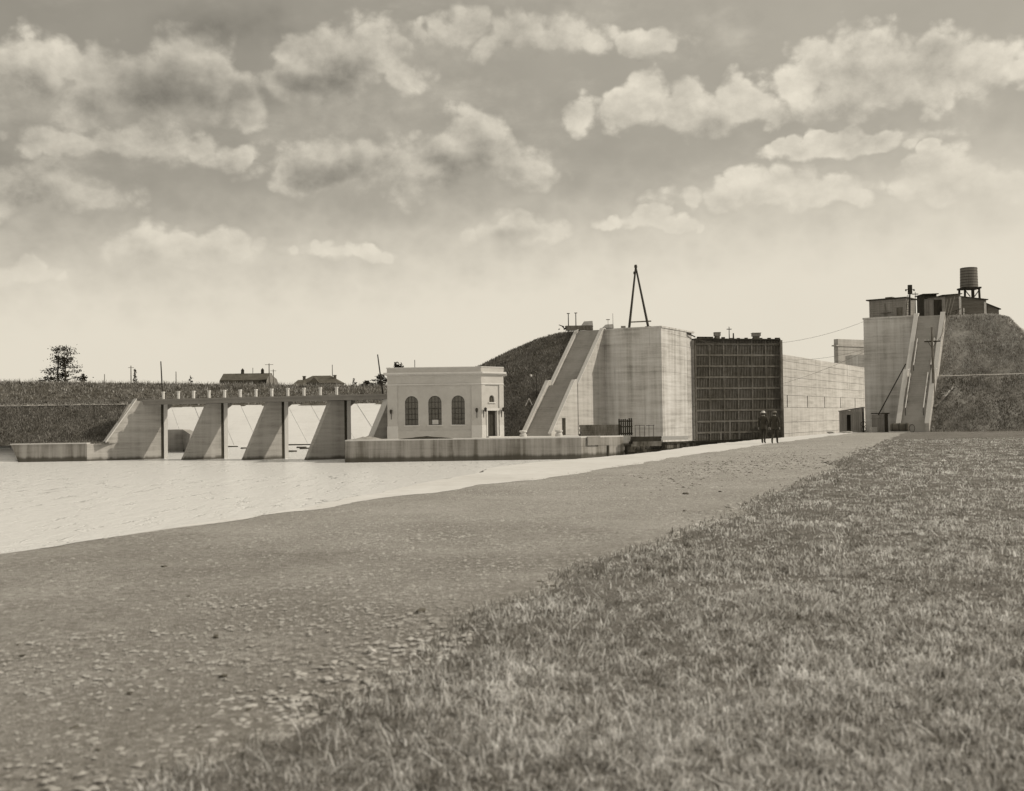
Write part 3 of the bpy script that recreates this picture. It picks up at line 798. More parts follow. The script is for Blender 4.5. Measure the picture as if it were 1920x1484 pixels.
def planks(name, label, o, u, n, L, wd, ht, mat, group=None):
    th = thing(name, label, 'timber stack', tuple(o)); vn = Vector((-u.y, u.x, 0))
    for k in range(n[0]):
        for j in range(n[1]):
            MB().box(Vector(o) + u * random.uniform(-.15, .15) + vn * (j * wd * 1.05) + UPV * (k * ht * 1.04), u * vary(L, .05), vn * wd, UPV * ht).build('plank', mat if random.random() < .7 else 'timber', th)
ps = PY(1088, 816, 131.5); ps.z = ZP
planks('plank_stack', 'long dark stack of planks on the pier below the tower', ps, Vector((1, .02, 0)), (5, 3), 4.6, .4, .25, 'timber')
cr = PY(1160, 816, 131.5); cr.z = ZP
cth = thing('timber_crib', 'dark slatted timber crib standing on end beside the plank stack', 'timber crib', tuple(cr))
for k in range(7):
    MB().box(cr + ux * (k * .24), ux * .17, uy * .1, UPV * vary(1.95, .04)).build('slat', 'timber_dark', cth)
for z in (.15, .95, 1.6): MB().box(cr + UPV * z + uy * .1, ux * 1.66, uy * .08, UPV * .14).build('rail', 'timber_dark', cth)
rl = PY(1191, 816, 133.5); rl.z = ZP - .3
rth = thing('iron_railing', 'thin broken iron railing beside the timber crib at the lock mouth', 'railing', tuple(rl))
for k in range(5): MB().tube(rl + ux * (k * .55), rl + ux * (k * .55) + UPV * 1.5, .03, n=6).build('baluster', 'iron', rth)
MB().tube(rl + UPV * 1.45, rl + ux * 1.1 + UPV * 1.45, .03, n=6).build('top_rail', 'iron', rth)
MB().tube(rl + ux * 1.3 + UPV * 1.4, rl + ux * 2.3 + UPV * 1.42, .03, n=6).build('top_rail', 'iron', rth)
bs = PY(1186, 830, 129.5); bs.z = -1.75
planks('timber_raft', 'dark timbers piled at the end of the pier in the lock mouth', bs, Vector((1, .1, 0)), (4, 3), 3.4, .45, .27, 'timber_dark')
MB().extrude([PY(1219, 826, 133), PY(1236, 828, 133), PY(1232, 823, 133), PY(1220, 823, 133)], (0, 1.0, 0)).build('white_skiff', 'canvas', None, 'small white upturned skiff at the lock mouth by the tower foot', 'skiff')
MB().box(PY(1205, 826, 134.5), (5.5, 0, 0), (0, 2.5, 0), (0, 0, .45)).build('concrete_ledge', 'coping_concrete', None, 'bright concrete ledge at the foot of the tower', 'ledge')

# ------------------------------------------------------------------ weir bridge
PD = Vector((math.cos(math.radians(35)), math.sin(math.radians(35)), 0)); PN = Vector((PD.y, -PD.x, 0))
C1 = PZ(163, 865, WZ); D1 = C1 + PD * 9.93; D4 = PZ(651, 860.5, WZ)
dd = (D4 - D1); dd.z = 0; dd.normalize(); dn = Vector((dd.y, -dd.x, 0))
def on_deck(px):
    k = (px - 960) / F; t = (D1.x - k * D1.y) / (k * dd.y - dd.x); return D1 + dd * t
ZD0, ZD1 = 4.2, 4.85
br = thing('weir_bridge', 'low concrete weir bridge on slanting piers with small white posts', 'bridge', (D1.x, D1.y, WZ))
TH = .95
def weir_pier(De, toe, top, first=False):
    """De: far vertical edge; toe: length at water level; top: length under the deck"""
    De = Vector((De.x, De.y, 0))
    zz = [-3.6, -2.55, -1.2, .2, 1.6, 2.9, ZD0]
    L = lambda z: toe + (top - toe) * (z - WZ) / (ZD0 - WZ)
    for a_, b_ in zip(zz[:-1], zz[1:]):
        o = De
        pts = [o + UPV * a_, o + UPV * (b_ - .03), o - PD * L(b_ - .03) + UPV * (b_ - .03), o - PD * L(a_) + UPV * a_]
        MB().extrude([p + PN * random.uniform(0, .008) for p in pts], -PN * TH).build('pier', 'weir_concrete', br)
    MB().extrude([De - PD * .1 - PN * .04 + UPV * -3.5, De - PD * .1 - PN * .04 + UPV * (ZD0 - .05), De - PD * (top - .05) - PN * .04 + UPV * (ZD0 - .05), De - PD * (L(-3.5) - .06) - PN * .04 + UPV * -3.5], -PN * (TH - .08)).build('pier_core', 'weir_concrete', br)
    # shade of the stop-log groove as a dark strip, sunlit jamb in paler concrete
    MB().box(De - PD * .42 + UPV * WZ - PN * .0 + PN * .012, PD * .34, -PN * .05, UPV * (ZD0 - WZ)).build('groove_shade_strip', 'timber_dark', br)
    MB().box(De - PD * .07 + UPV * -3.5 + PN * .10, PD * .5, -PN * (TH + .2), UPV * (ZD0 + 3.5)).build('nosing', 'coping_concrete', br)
    MB().extrude([De + PD * .43 + UPV * (ZD0 - .75), De + PD * .43 + UPV * ZD0, De + PD * 1.1 + UPV * ZD0, De + PD * 1.0 + UPV * (ZD0 - .35)], -PN * TH).build('corbel', 'deck_concrete', br)
for px in (420, 533.5, 651): weir_pier(on_deck(px), 5.4, 2.15)
# left abutment: long raking wall, flat wing in front of the bank
De = Vector((D1.x, D1.y, 0))
ztop = ZD1; zw = -.78
for a_, b_ in zip([-3.6, -2.55, zw], [-2.55, zw, zw]):
    if b_ > a_: MB().extrude([De + UPV * a_, De + UPV * (b_ - .03), De - PD * 9.93 + UPV * (b_ - .03), De - PD * 9.93 + UPV * a_], -PN * 1.1).build('abutment', 'weir_concrete', br)
La = lambda z: 3.6 + (7.6 - 3.6) * (ztop - z) / (ztop - zw)
for a_, b_ in ((zw, .6), (.6, 1.9), (1.9, 3.2), (3.2, ztop - .1)):
    MB().extrude([De + UPV * a_, De + UPV * (b_ - .03 if b_ < 4 else ZD0), De - PD * La(b_ - .03) + UPV * (b_ - .03), De - PD * La(a_) + UPV * a_], -PN * 1.1).build('abutment', 'weir_concrete', br)
MB().extrude([De - PD * .1 - PN * .05 + UPV * -3.5, De - PD * .1 - PN * .05 + UPV * (ZD0 - .05), De - PD * 4.5 - PN * .05 + UPV * (ztop - .6), De - PD * 7.4 - PN * .05 + UPV * (zw - .02), De - PD * 9.8 - PN * .05 + UPV * (zw - .1), De - PD * 9.8 - PN * .05 + UPV * -3.5], -PN * 1.0).build('abutment_core', 'weir_concrete', br)
a_, b_ = De - PD * La(zw) + UPV * (zw + .01), De - PD * La(ztop) + UPV * (ztop - .06)
MB().extrude([a_ + PN * .1, b_ + PN * .1, b_ + PN * .1 + UPV * .22, a_ + PN * .1 + UPV * .22], -PN * 1.3).build('abutment_coping', 'coping_concrete', br)
MB().box(De - PD * .42 + UPV * WZ + PN * .012, PD * .34, -PN * .05, UPV * (ZD0 - WZ)).build('groove_shade_strip', 'timber_dark', br)  # dark strip painted for the shade in the stop-log groove
MB().box(De - PD * .07 + UPV * -3.5 + PN * .10, PD * .5, -PN * 1.3, UPV * (ZD0 + 3.5)).build('nosing', 'coping_concrete', br)  # paler concrete paints the jamb as sunlit
MB().extrude([De + PD * .43 + UPV * (ZD0 - .75), De + PD * .43 + UPV * ZD0, De + PD * 1.1 + UPV * ZD0, De + PD * 1.0 + UPV * (ZD0 - .35)], -PN * TH).build('corbel', 'deck_concrete', br)
# right abutment
D5 = on_deck(768); D5.z = 0
MB().extrude([D5 + UPV * -3.5, D5 + UPV * ZD0, D5 - PD * 2.7 + UPV * ZD0, D5 - PD * 6.6 + UPV * -3.5], -PN * 1.0).build('abutment', 'weir_concrete', br)
a_, b_ = D5 - PD * 6.2 + UPV * -2.8, D5 - PD * 2.7 + UPV * (ZD0 + .2)
MB().extrude([a_ + PN * .1, b_ + PN * .1, b_ + PN * .1 + UPV * .2, a_ + PN * .1 + UPV * .2], -PN * 1.3).build('abutment_coping', 'coping_concrete', br)
# wing wall
wl = PZ(38, 867, WZ); wt = PZ(18, 833, zw)
C1z = Vector((C1.x, C1.y, 0))
wa = PY(20, 833.5, wl.y)
MB().extrude([Vector((wl.x, wl.y, -3.5)), Vector((C1.x - .02, C1.y, -3.5)), Vector((C1.x - .02, C1.y, zw)), Vector((wa.x, wl.y, zw))], (0, 1.2, 0)).build('wing_wall', 'pier_concrete', br)
MB().extrude([Vector((wa.x - .05, wl.y - .06, zw + .002)), Vector((C1.x, C1.y - .06, zw + .002)), Vector((C1.x, C1.y - .06, zw + .12)), Vector((wa.x - .05, wl.y - .06, zw + .12))], (0, 1.3, 0)).build('wing_coping', 'coping_concrete', br)
# pale sloping apron at the end of the wing wall
ap_ = thing('concrete_apron', 'pale sloping concrete apron at the outer end of the weir wing wall', 'apron', (wa.x - 8, wl.y, WZ))
for k in range(4):
    f0, f1 = k / 4, (k + 1) / 4; y0_, y1_ = wl.y - .6 + 4.6 * f0, wl.y - .6 + 4.6 * f1 - .06; z0_, z1_ = -3.3 + 2.7 * f0, -3.3 + 2.7 * (f1 - .02)
    MB().extrude([Vector((wa.x + 1.6, y0_, z0_)), Vector((wa.x - 40, y0_, z0_)), Vector((wa.x - 40, y1_, z1_)), Vector((wa.x + .3, y1_, z1_))], (0, .1, -.3)).build('slab', 'slab_concrete', ap_)
# deck and posts
d0 = on_deck(262); d1 = on_deck(800); d0.z = d1.z = 0
MB().box(d0 + dn * 2.35 + UPV * ZD0, d1 - d0, -dn * 3.4, UPV * .42).build('deck', 'deck_concrete', br)
MB().box(d0 + dn * 2.5 + UPV * (ZD0 + .42), d1 - d0, -dn * 3.7, UPV * .22).build('deck_slab', 'deck_concrete', br)
pst = None
for k in range(12):
    px = 306 + 28.3 * k + .115 * k * k
    q = on_deck(px + 8) ; q = Vector((q.x, q.y, 0)) + dn * 2.3
    kx = (px - 960) / F; t = (q.x - kx * q.y) / (kx * dd.y - dd.x); q = q + dd * t
    if pst is None:
        q_first = q; mb = MB().cbox((q.x, q.y, ZD1 - .01), .26, .26, .82, math.radians(-20)); mb.cbox((q.x, q.y, ZD1 + .81), .34, .34, .16, math.radians(-20))
        pst = mb.build('post', 'post_concrete', br)
    else: copy_part(pst, br, (q.x - q_first.x, q.y - q_first.y, 0))

# far concrete revetment behind the bridge
rv = thing('spillway_revetment', 'bright sloping concrete revetment of slabs beyond the weir bridge', 'revetment', (-50, 237, WZ))
for k in range(-1, 17):
    x0 = -92 + k * 5.2; sh = 7.5
    a0 = Vector((x0 + sh, 236, WZ - .3)); a1 = Vector((x0 + 5.12 + sh, 236, WZ - .3)); b1 = Vector((x0 + 5.12, 251, 5.6)); b0 = Vector((x0, 251, 5.6))
    o = Vector((0, random.uniform(-.1, .1), random.uniform(-.04, .06)))
    MB().extrude([a0 + o, a1 + o, b1 + o, b0 + o], (0, .12, -.25)).build('slab', 'slab_concrete', rv)
tw = PY(313, 806, 186); te = PY(343, 806, 186); ts = PY(357, 815, 178)
tr = thing('training_wall', 'low grey concrete training wall behind the first bay of the weir', 'wall', (te.x, 186, WZ))
MB().box((tw.x - 4, 186, WZ - .3), (te.x - tw.x + 4, 0, 0), (0, 3, 0), (0, 0, tw.z - WZ + .3)).build('face', 'chamber_concrete', tr)
MB().extrude([Vector((te.x, 186, WZ - .3)), Vector((te.x, 186, te.z)), Vector((ts.x, 178, ts.z)), Vector((ts.x - .6, 178, WZ - .3))], (1.0, .6, 0)).build('raking_end', 'weir_concrete', tr)
for i, (px0, px1, py, Y) in enumerate(((540, 585, 835.5, 232), (557, 574, 840.5, 205), (562, 588, 842.5, 196), (540, 556, 848, 175), (420, 446, 839, 215), (453, 462, 842, 197))):
    a_ = PZ(px0, py, WZ); b_ = PZ(px1, py - .6, WZ)
    MB().tube(a_ + UPV * .05, b_ + UPV * .05, .22, .16, 7).build('drift_log', 'timber_dark', None, 'dark drift log floating behind the weir bridge', 'log', 'drift logs behind the weir', origin=tuple(a_))

# ------------------------------------------------------------------ embankments
def bank(name, fn, x0, x1, y0, y1, nx, ny, mat='mound_soil', rough=.25, sc=.5, seed=1):
    X, Y = np.meshgrid(np.linspace(x0, x1, nx), np.linspace(y0, y1, ny), indexing='ij')
    Z = fn(X, Y) + rough * vnoise(X, Y, sc, seed, 4)
    return grid_mesh(name, X, Y, Z, mat, 'structure')
def sstep(a, b_, x):
    t = np.clip((x - a) / (b_ - a), 0, 1); return t * t * (3 - 2 * t)
# mound beside the left stairway, in its own frame: u to the left, t along the stairs
def mound_left(u, t):
    slope = -.55 + np.clip(t, -1, 99) * (ZT + .4) / 15.4
    crest = np.interp(u, [-1, 0, 3, 5.5, 9, 13.5, 18, 23, 28], [13.35, 13.35, 13.1, 12.5, 10.9, 8.4, 6.0, 5.0, 4.85])
    k = 1.2; hh = np.clip(.5 + .5 * (crest - slope) / k, 0, 1)
    return slope * hh + crest * (1 - hh) - k * hh * (1 - hh) * .5
def frame_pts(base, sgn, u, t):
    return base.x + sgn * N.x * u + A.x * t, base.y + sgn * N.y * u + A.y * t
U, T = np.meshgrid(np.linspace(0, 30, 130), np.concatenate([np.linspace(-1.6, 20, 90), np.linspace(20.5, 50, 30)]), indexing='ij')
ML = B0 - N * 3.75
def u_limit(t):
    """largest u for which the mound stays right of the abutment"""
    t = np.asarray(t, float); best = np.full(t.shape, 40.0)
    bx, by = ML.x + A.x * t, ML.y + A.y * t          # point at u=0, moving along -N
    for (qx, qy, ex, ey) in ((D5.x, D5.y, PD.x, PD.y), (D5.x, D5.y, D5.x, D5.y)):
        det = -N.x * ey + N.y * ex
        uu = ((qx - bx) * ey - (qy - by) * ex) / det
        yh = by - N.y * uu
        ok = (yh <= D5.y) if ex == PD.x else (yh > D5.y)
        best = np.where(ok & (uu > 0), np.minimum(best, uu - .55), best)
    return best
U = U / 30.0 * u_limit(T)
X, Y = frame_pts(ML, -1, U, T); rr = .16 * vnoise(X, Y, .7, 21, 4) * np.minimum(1, U * .8)
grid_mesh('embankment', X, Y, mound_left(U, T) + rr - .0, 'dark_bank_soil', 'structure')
# right mound
def mound_right(u, t):
    slope = np.interp(t, [-3, 0, 6.2, 7.4, 14.6, 16, 99], [-.75, -.35, 5.5, 5.8, 13.1, 13.5, 13.6])
    crest = np.interp(u, [-1, 5, 6.8, 9.1, 13, 24, 60], [13.5, 13.4, 12.7, 10.0, 6.8, 2.5, 1.0])
    k = 1.4; hh = np.clip(.5 + .5 * (crest - slope) / k, 0, 1)
    return slope * hh + crest * (1 - hh) - k * hh * (1 - hh) * .5
U, T = np.meshgrid(np.concatenate([np.linspace(0, 20, 110), np.linspace(20.5, 70, 50)]), np.concatenate([np.linspace(-3, 18, 110), np.linspace(18.6, 60, 40)]), indexing='ij')
MR = RB + N * 3.05 - UPV * 0
X, Y = frame_pts(MR, 1, U, T); rr = .15 * vnoise(X, Y, .8, 41, 4) * np.minimum(1, U * .8)
grid_mesh('embankment', X, Y, mound_right(U, T) + rr, 'mound_soil', 'structure')
UB = np.linspace(0, 40, 60)   # light trodden line along the berm
xb, yb = frame_pts(MR, 1, UB, UB * 0 + 6.8)
mb = MB(); vs = []
for k in range(60):
    for dt in (-.22, .22):
        xx, y_ = frame_pts(MR, 1, UB[k], 6.75 + dt + .1 * math.sin(UB[k])); vs.append((float(xx), float(y_), float(mound_right(np.array([UB[k]]), np.array([6.75 + dt]))[0]) + .22))
mb.add(vs, [(2 * k, 2 * k + 2, 2 * k + 3, 2 * k + 1) for k in range(59)]).build('berm_path', 'gravel', kind='structure')
# left lower bank by the weir
def bank_low(X, Y):
    return np.interp(Y - .06 * np.clip(-58 - X, -99, 99), [143, 145.5, 156.5, 158, 400], [-.85, -.75, 4.85, 4.95, 5.3]) 
def clip_bank(X, Y):
    return bank_low(X, Y)
X, Y = np.meshgrid(np.linspace(-190, 0, 190), np.concatenate([np.linspace(143.6, 158, 44), np.linspace(159, 250, 40)]), indexing='ij')
# right end follows the raking abutment line back from the corner
xr = np.interp(Y, [143.6, 144.5, 150, 156, 190, 252], [C1.x + 2.2, C1.x + 2.4, D1.x - 1.6, D1.x - 3.8, -61, -80])
s_ = (X + 190) / 190.0; X = -190 + (xr + 190) * s_
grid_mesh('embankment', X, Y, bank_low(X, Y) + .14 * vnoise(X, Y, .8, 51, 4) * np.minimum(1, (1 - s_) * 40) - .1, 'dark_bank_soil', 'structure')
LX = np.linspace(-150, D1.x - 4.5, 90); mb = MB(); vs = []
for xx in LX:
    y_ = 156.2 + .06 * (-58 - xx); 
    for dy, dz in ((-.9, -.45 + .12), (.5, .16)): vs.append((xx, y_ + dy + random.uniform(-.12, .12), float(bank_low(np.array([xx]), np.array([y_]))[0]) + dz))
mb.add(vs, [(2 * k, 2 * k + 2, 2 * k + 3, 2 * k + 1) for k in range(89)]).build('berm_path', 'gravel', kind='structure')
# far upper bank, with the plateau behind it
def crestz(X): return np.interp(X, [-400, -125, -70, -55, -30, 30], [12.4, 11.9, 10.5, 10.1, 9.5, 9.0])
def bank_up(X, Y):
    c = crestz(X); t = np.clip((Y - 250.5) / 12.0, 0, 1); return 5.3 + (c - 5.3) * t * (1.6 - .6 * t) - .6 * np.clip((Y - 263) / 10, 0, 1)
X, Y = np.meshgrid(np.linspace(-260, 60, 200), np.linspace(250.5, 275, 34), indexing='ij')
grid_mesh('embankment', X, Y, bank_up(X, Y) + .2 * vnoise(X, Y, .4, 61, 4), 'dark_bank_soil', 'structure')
MB().add([(-1500, 274, 8.3), (1200, 274, 8.3), (1200, 3000, 8.3), (-1500, 3000, 8.3)], [(0, 1, 2, 3)]).build('far_ground', 'mound_soil', kind='structure')

# ------------------------------------------------------------------ grass
def blades(name, bx, by, bz, hgt, wid, mat, lean=.5, tn=None, label=None, cat=None):
    n = len(bx); ang = rng.uniform(0, 2 * np.pi, n); la = rng.uniform(0, 2 * np.pi, n); lm = rng.uniform(.05, lean, n) * hgt
    wx, wy = np.cos(ang) * wid / 2, np.sin(ang) * wid / 2; lx, ly = np.cos(la) * lm, np.sin(la) * lm
    B = np.stack([bx, by, bz], -1); W = np.stack([wx, wy, wx * 0], -1)
    M = B + np.stack([lx * .35, ly * .35, hgt * .55], -1); Tt = B + np.stack([lx, ly, hgt * np.sqrt(np.clip(1 - (lm / hgt) ** 2 * .6, .1, 1))], -1)
    V = np.stack([B - W, B + W, M + W * .75, M - W * .75, Tt], 1).reshape(-1, 3)
    k = np.arange(n)[:, None] * 5
    tr = np.concatenate([k + np.array([0, 1, 2]), k + np.array([0, 2, 3]), k + np.array([3, 2, 4])], 1).reshape(-1, 3)
    tv = rng.uniform(0, 1, n) if tn is None else tn
    return big_mesh(name, V, tr, mat, np.repeat(tv, 5), 'stuff', label, cat)
# lawn: dense near the camera, thinner and coarser with distance
nt_ = 52000; NB = 9
d = 3.2 * (70 / 3.2) ** rng.uniform(0, 1, nt_)
fx = rng.uniform(-.62, .62, nt_); ty = d; tx = d * fx
cl = vnoise(tx, ty, 1.1, 71, 4); edge = Xgr(ty) + .45 * vnoise(ty, ty * 0, .45, 3, 4)
keep = (tx > edge - .15 + rng.exponential(.28, nt_)) & (rng.uniform(-1.1, .8, nt_) < cl + .55)
tx, ty, cl = tx[keep], ty[keep], cl[keep]; nk_ = len(tx)
tr_ = rng.uniform(.015, .06, nk_) * (1 + ty * .03)              # tuft radius
th_ = (.024 + .045 * rng.uniform(0, 1, nk_) ** 2.2) * (1 + .5 * cl)
tt_ = np.clip(.5 + .22 * vnoise(tx, ty, .9, 123, 3) + .15 * cl + rng.normal(0, .22, nk_), 0, 1)
gx = (tx[:, None] + rng.normal(0, 1, (nk_, NB)) * tr_[:, None]).ravel(); gy = (ty[:, None] + rng.normal(0, 1, (nk_, NB)) * tr_[:, None]).ravel()
hg = np.clip(np.repeat(th_, NB) * rng.uniform(.6, 1.5, nk_ * NB), .018, .2); dd_ = np.hypot(gx, gy)
tnv = np.clip(np.repeat(tt_, NB) + rng.normal(0, .22, nk_ * NB), 0, 1)
blades('grass', gx, gy, zg(gx, gy) + .012, hg, .0042 + .0007 * dd_, 'grass_blade', 1.7, tnv,
       'dry short grass covering the ground beside the path', 'grass')
# dead straws lying in the turf
n = 2600; d = 3.4 * (30 / 3.4) ** rng.uniform(0, 1, n); fx = rng.uniform(-.6, .6, n); sx_, sy_ = d * fx, d; k_ = sx_ > Xgr(sy_) + .1; sx_, sy_ = sx_[k_], sy_[k_]
blades('straw', sx_, sy_, zg(sx_, sy_) + .02, rng.uniform(.07, .17, len(sx_)), .003 + .0005 * sy_, 'grass_blade', 2.6, np.clip(rng.normal(.95, .06, len(sx_)), 0, 1), 'pale dead straws lying through the turf', 'straw')
print('lawn blades', len(gx))
# taller fringe where the grass meets the path
n = 9000; fy = 3.5 * (70 / 3.5) ** rng.uniform(0, 1, n); cl = vnoise(fy, fy * 0, .8, 5, 4)
k_ = rng.uniform(-.7, .8, n) < cl; fy = fy[k_]; fxx = Xgr(fy) + .45 * vnoise(fy, fy * 0, .45, 3, 4) + rng.exponential(.45, len(fy)) - .18
blades('grass', fxx, fy, zg(fxx, fy), rng.uniform(.05, .12, len(fy)), .005 + .0005 * fy, 'grass_blade', 1.1, np.clip(rng.normal(.15, .18, len(fy)), 0, 1), 'longer dark grass fringe along the stony edge of the path', 'grass')
# rough growth on the banks
def tufts(label, X, Y, Z, h0, h1, wd, lean=.8, mean=.45, mat='bank_grass'):
    n = len(X); blades('rough_grass', X, Y, Z - .05, rng.uniform(h0, h1, n), np.full(n, wd), mat, lean, np.clip(rng.normal(mean, .27, n), 0, 1), label, 'grass')
n = 40000; u = rng.uniform(.1, 29, n); t_ = rng.uniform(-1.5, 18, n); k_ = u < u_limit(t_) - .3; u, t_ = u[k_], t_[k_]; X, Y = frame_pts(ML, -1, u, t_)
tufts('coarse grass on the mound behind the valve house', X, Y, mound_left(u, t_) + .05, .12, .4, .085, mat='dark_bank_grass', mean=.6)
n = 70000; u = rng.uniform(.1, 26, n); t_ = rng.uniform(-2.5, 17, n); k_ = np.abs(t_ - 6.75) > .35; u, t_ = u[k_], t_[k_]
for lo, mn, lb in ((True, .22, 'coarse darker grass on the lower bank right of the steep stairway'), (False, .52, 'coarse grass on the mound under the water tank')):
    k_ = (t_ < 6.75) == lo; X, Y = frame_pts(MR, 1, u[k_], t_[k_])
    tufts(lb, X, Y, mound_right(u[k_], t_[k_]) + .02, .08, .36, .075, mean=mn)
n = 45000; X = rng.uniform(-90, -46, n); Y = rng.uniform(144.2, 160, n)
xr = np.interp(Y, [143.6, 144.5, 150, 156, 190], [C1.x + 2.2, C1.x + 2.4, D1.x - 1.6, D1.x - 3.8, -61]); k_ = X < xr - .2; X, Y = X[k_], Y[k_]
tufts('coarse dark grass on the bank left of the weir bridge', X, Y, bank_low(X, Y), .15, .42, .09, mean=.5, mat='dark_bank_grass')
n = 26000; X = rng.uniform(-150, 10, n); Y = rng.uniform(251, 266, n)
tufts('long wild grass on the far bank behind the bridge', X, Y, bank_up(X, Y), .25, .8, .2, mean=.22)
n = 3600; X = rng.uniform(-150, 0, n); X = X + 2 * vnoise(X, X * 0, .2, 8, 2); Y = rng.uniform(261, 266, n)
tufts('tall weeds along the crest of the far bank', X, Y, bank_up(X, Y), .5, 1.5 , .10, .45, mean=.35)

# ------------------------------------------------------------------ loose stones
def rock_mesh(seed, flat=.5):
    r = random.Random(seed); bm = bmesh.new(); bmesh.ops.create_icosphere(bm, subdivisions=1, radius=.5)
    for v_ in bm.verts:
        k = r.uniform(.72, 1.18); v_.co = Vector((v_.co.x * k * 1.15, v_.co.y * k * .9, v_.co.z * k * flat))
    me = bpy.data.meshes.new('stone'); bm.to_mesh(me); bm.free(); return me
RM = [rock_mesh(i, .28 + .3 * (i % 3) / 2) for i in range(9)]; RD = [me.copy() for me in RM]
for me in RM: me.materials.append(MATS['stone'])
for me in RD: me.materials.append(MATS['stone_dark'])
def stone(px, py, wpx, dark, label, group):
    p = G(px, py); s_ = wpx * p.y / F
    o = bpy.data.objects.new('stone', random.choice(RD if dark else RM)); COL.objects.link(o)
    o.location = (p.x, p.y, p.z + .006 + s_ * .05); o.scale = (s_, s_ * random.uniform(.6, 1), s_ * random.uniform(.5, 1)); o.rotation_euler = (random.uniform(-.2, .2), random.uniform(-.2, .2), random.uniform(0, 6.28))
    setp(o, label, 'stone', group)
random.seed(11)
for k in range(110):   # stony margin of the lawn
    u = random.random(); px = 1000 + 640 * u ** .8; 
    ex = np.interp(px, [430, 720, 1120, 1500, 1650, 1692], [1440, 1262, 1078, 908, 833, 814])
    stone(px - abs(random.gauss(0, 26)) * (1 - .4 * u) - 2, ex + random.gauss(-2, 4), random.uniform(6, 13) * (1.15 - .45 * u), random.random() < .22, 'small stone in the rubble margin between the gravel path and the lawn', 'stones along the lawn margin')
for k in range(95):
    px = random.gauss(600, 110); ex = np.interp(px, [430, 720, 1120], [1440, 1262, 1078])
    stone(px - abs(random.gauss(0, 60)) - 5, ex + random.gauss(-6, 30), random.uniform(9, 25), random.random() < .1, 'flat pale stone on the gravel beside the near corner of the lawn', 'pale flat stones by the lawn corner')
for k in range(60):
    stone(random.uniform(20, 900), random.uniform(1120, 1420), random.uniform(7, 17), random.random() < .3, 'flat stone lying out on the open gravel path', 'stones out on the path')
for (px, py, ww) in ((308, 1065, 16), (1286, 927, 20), (1350, 923, 9), (420, 1270, 20), (405, 1196, 22), (788, 1148, 26), (1032, 1102, 22), (1012, 1093, 14), (1284, 959, 12), (140, 1367, 16)):
    stone(px, py, ww, True, 'dark flat clod lying on the pale gravel path', 'dark clods on the path')
# gravel and rubble too fine to count
def pebbles(name, P, size, mat, label):
    n = len(P); base = np.array([[1, 0, 0], [-.5, .8, 0], [-.6, -.75, 0], [.05, .05, .38]])
    a_ = rng.uniform(0, 6.28, n); ca, sa = np.cos(a_), np.sin(a_)
    V = base[None] * size[:, None, None] * rng.uniform(.5, 1, (n, 4, 1))
    V = np.stack([V[..., 0] * ca[:, None] - V[..., 1] * sa[:, None], V[..., 0] * sa[:, None] + V[..., 1] * ca[:, None], V[..., 2] * rng.uniform(.4, 1.1, (n, 1))], -1) + P[:, None, :]
    k = np.arange(n)[:, None] * 4
    tr = np.concatenate([k + np.array(t) for t in ([0, 1, 3], [1, 2, 3], [2, 0, 3])], 1).reshape(-1, 3)
    return big_mesh(name, V.reshape(-1, 3), tr, mat, None, 'stuff', label, 'gravel')
n = 110000; py_ = 4 * (60 / 4) ** rng.uniform(0, 1, n); s_ = rng.uniform(0, 1, n)
xo, xg_ = Xedge(py_), Xgr(py_); px_ = xo + (xg_ - xo) * s_
cl = vnoise(px_, py_, .5, 91, 4) + .8 * (s_ - .5); k_ = rng.uniform(-1.0, 1.0, n) < cl; px_, py_ = px_[k_], py_[k_]
pebbles('gravel', np.stack([px_, py_, zg(px_, py_) + .006], -1), .006 + .034 * rng.uniform(0, 1, len(px_)) ** 5 + .0005 * py_, 'stone', 'fine pale gravel strewn over the path')
n = 5200; my = 4 * (75 / 4) ** rng.uniform(0, 1, n); mx = Xgr(my) + .45 * vnoise(my, my * 0, .45, 3, 4) - rng.exponential(.22, n) + .08
k_ = rng.uniform(-.8, .7, n) < vnoise(my, my * 0, .5, 31, 4); mx, my = mx[k_], my[k_]
pebbles('rubble', np.stack([mx, my, zg(mx, my) + .008], -1), rng.uniform(.012, .05, len(mx)) + .0006 * my, 'stone', 'pale chips strewn along the ragged edge of the lawn')
n = 2600; qx = rng.normal(1420, 110, n); qy = rng.normal(868, 14, n) - (qx - 1420) * .13
P3 = np.array([tuple(G(a_, b_)) for a_, b_ in zip(qx, qy)]); k_ = (P3[:, 0] < Xgr(P3[:, 1]) - .1) & (P3[:, 0] > Xedge(P3[:, 1]) + .3); P3 = P3[k_]
pebbles('rubble', P3, rng.uniform(.03, .08, len(P3)), 'stone', 'spread of broken rubble across the path behind the two men')
pebbles('rubble', P3[::2] + np.array([.3, .4, 0]), rng.uniform(.03, .09, len(P3[::2])), 'stone_dark', 'dark broken clods among the rubble on the path')

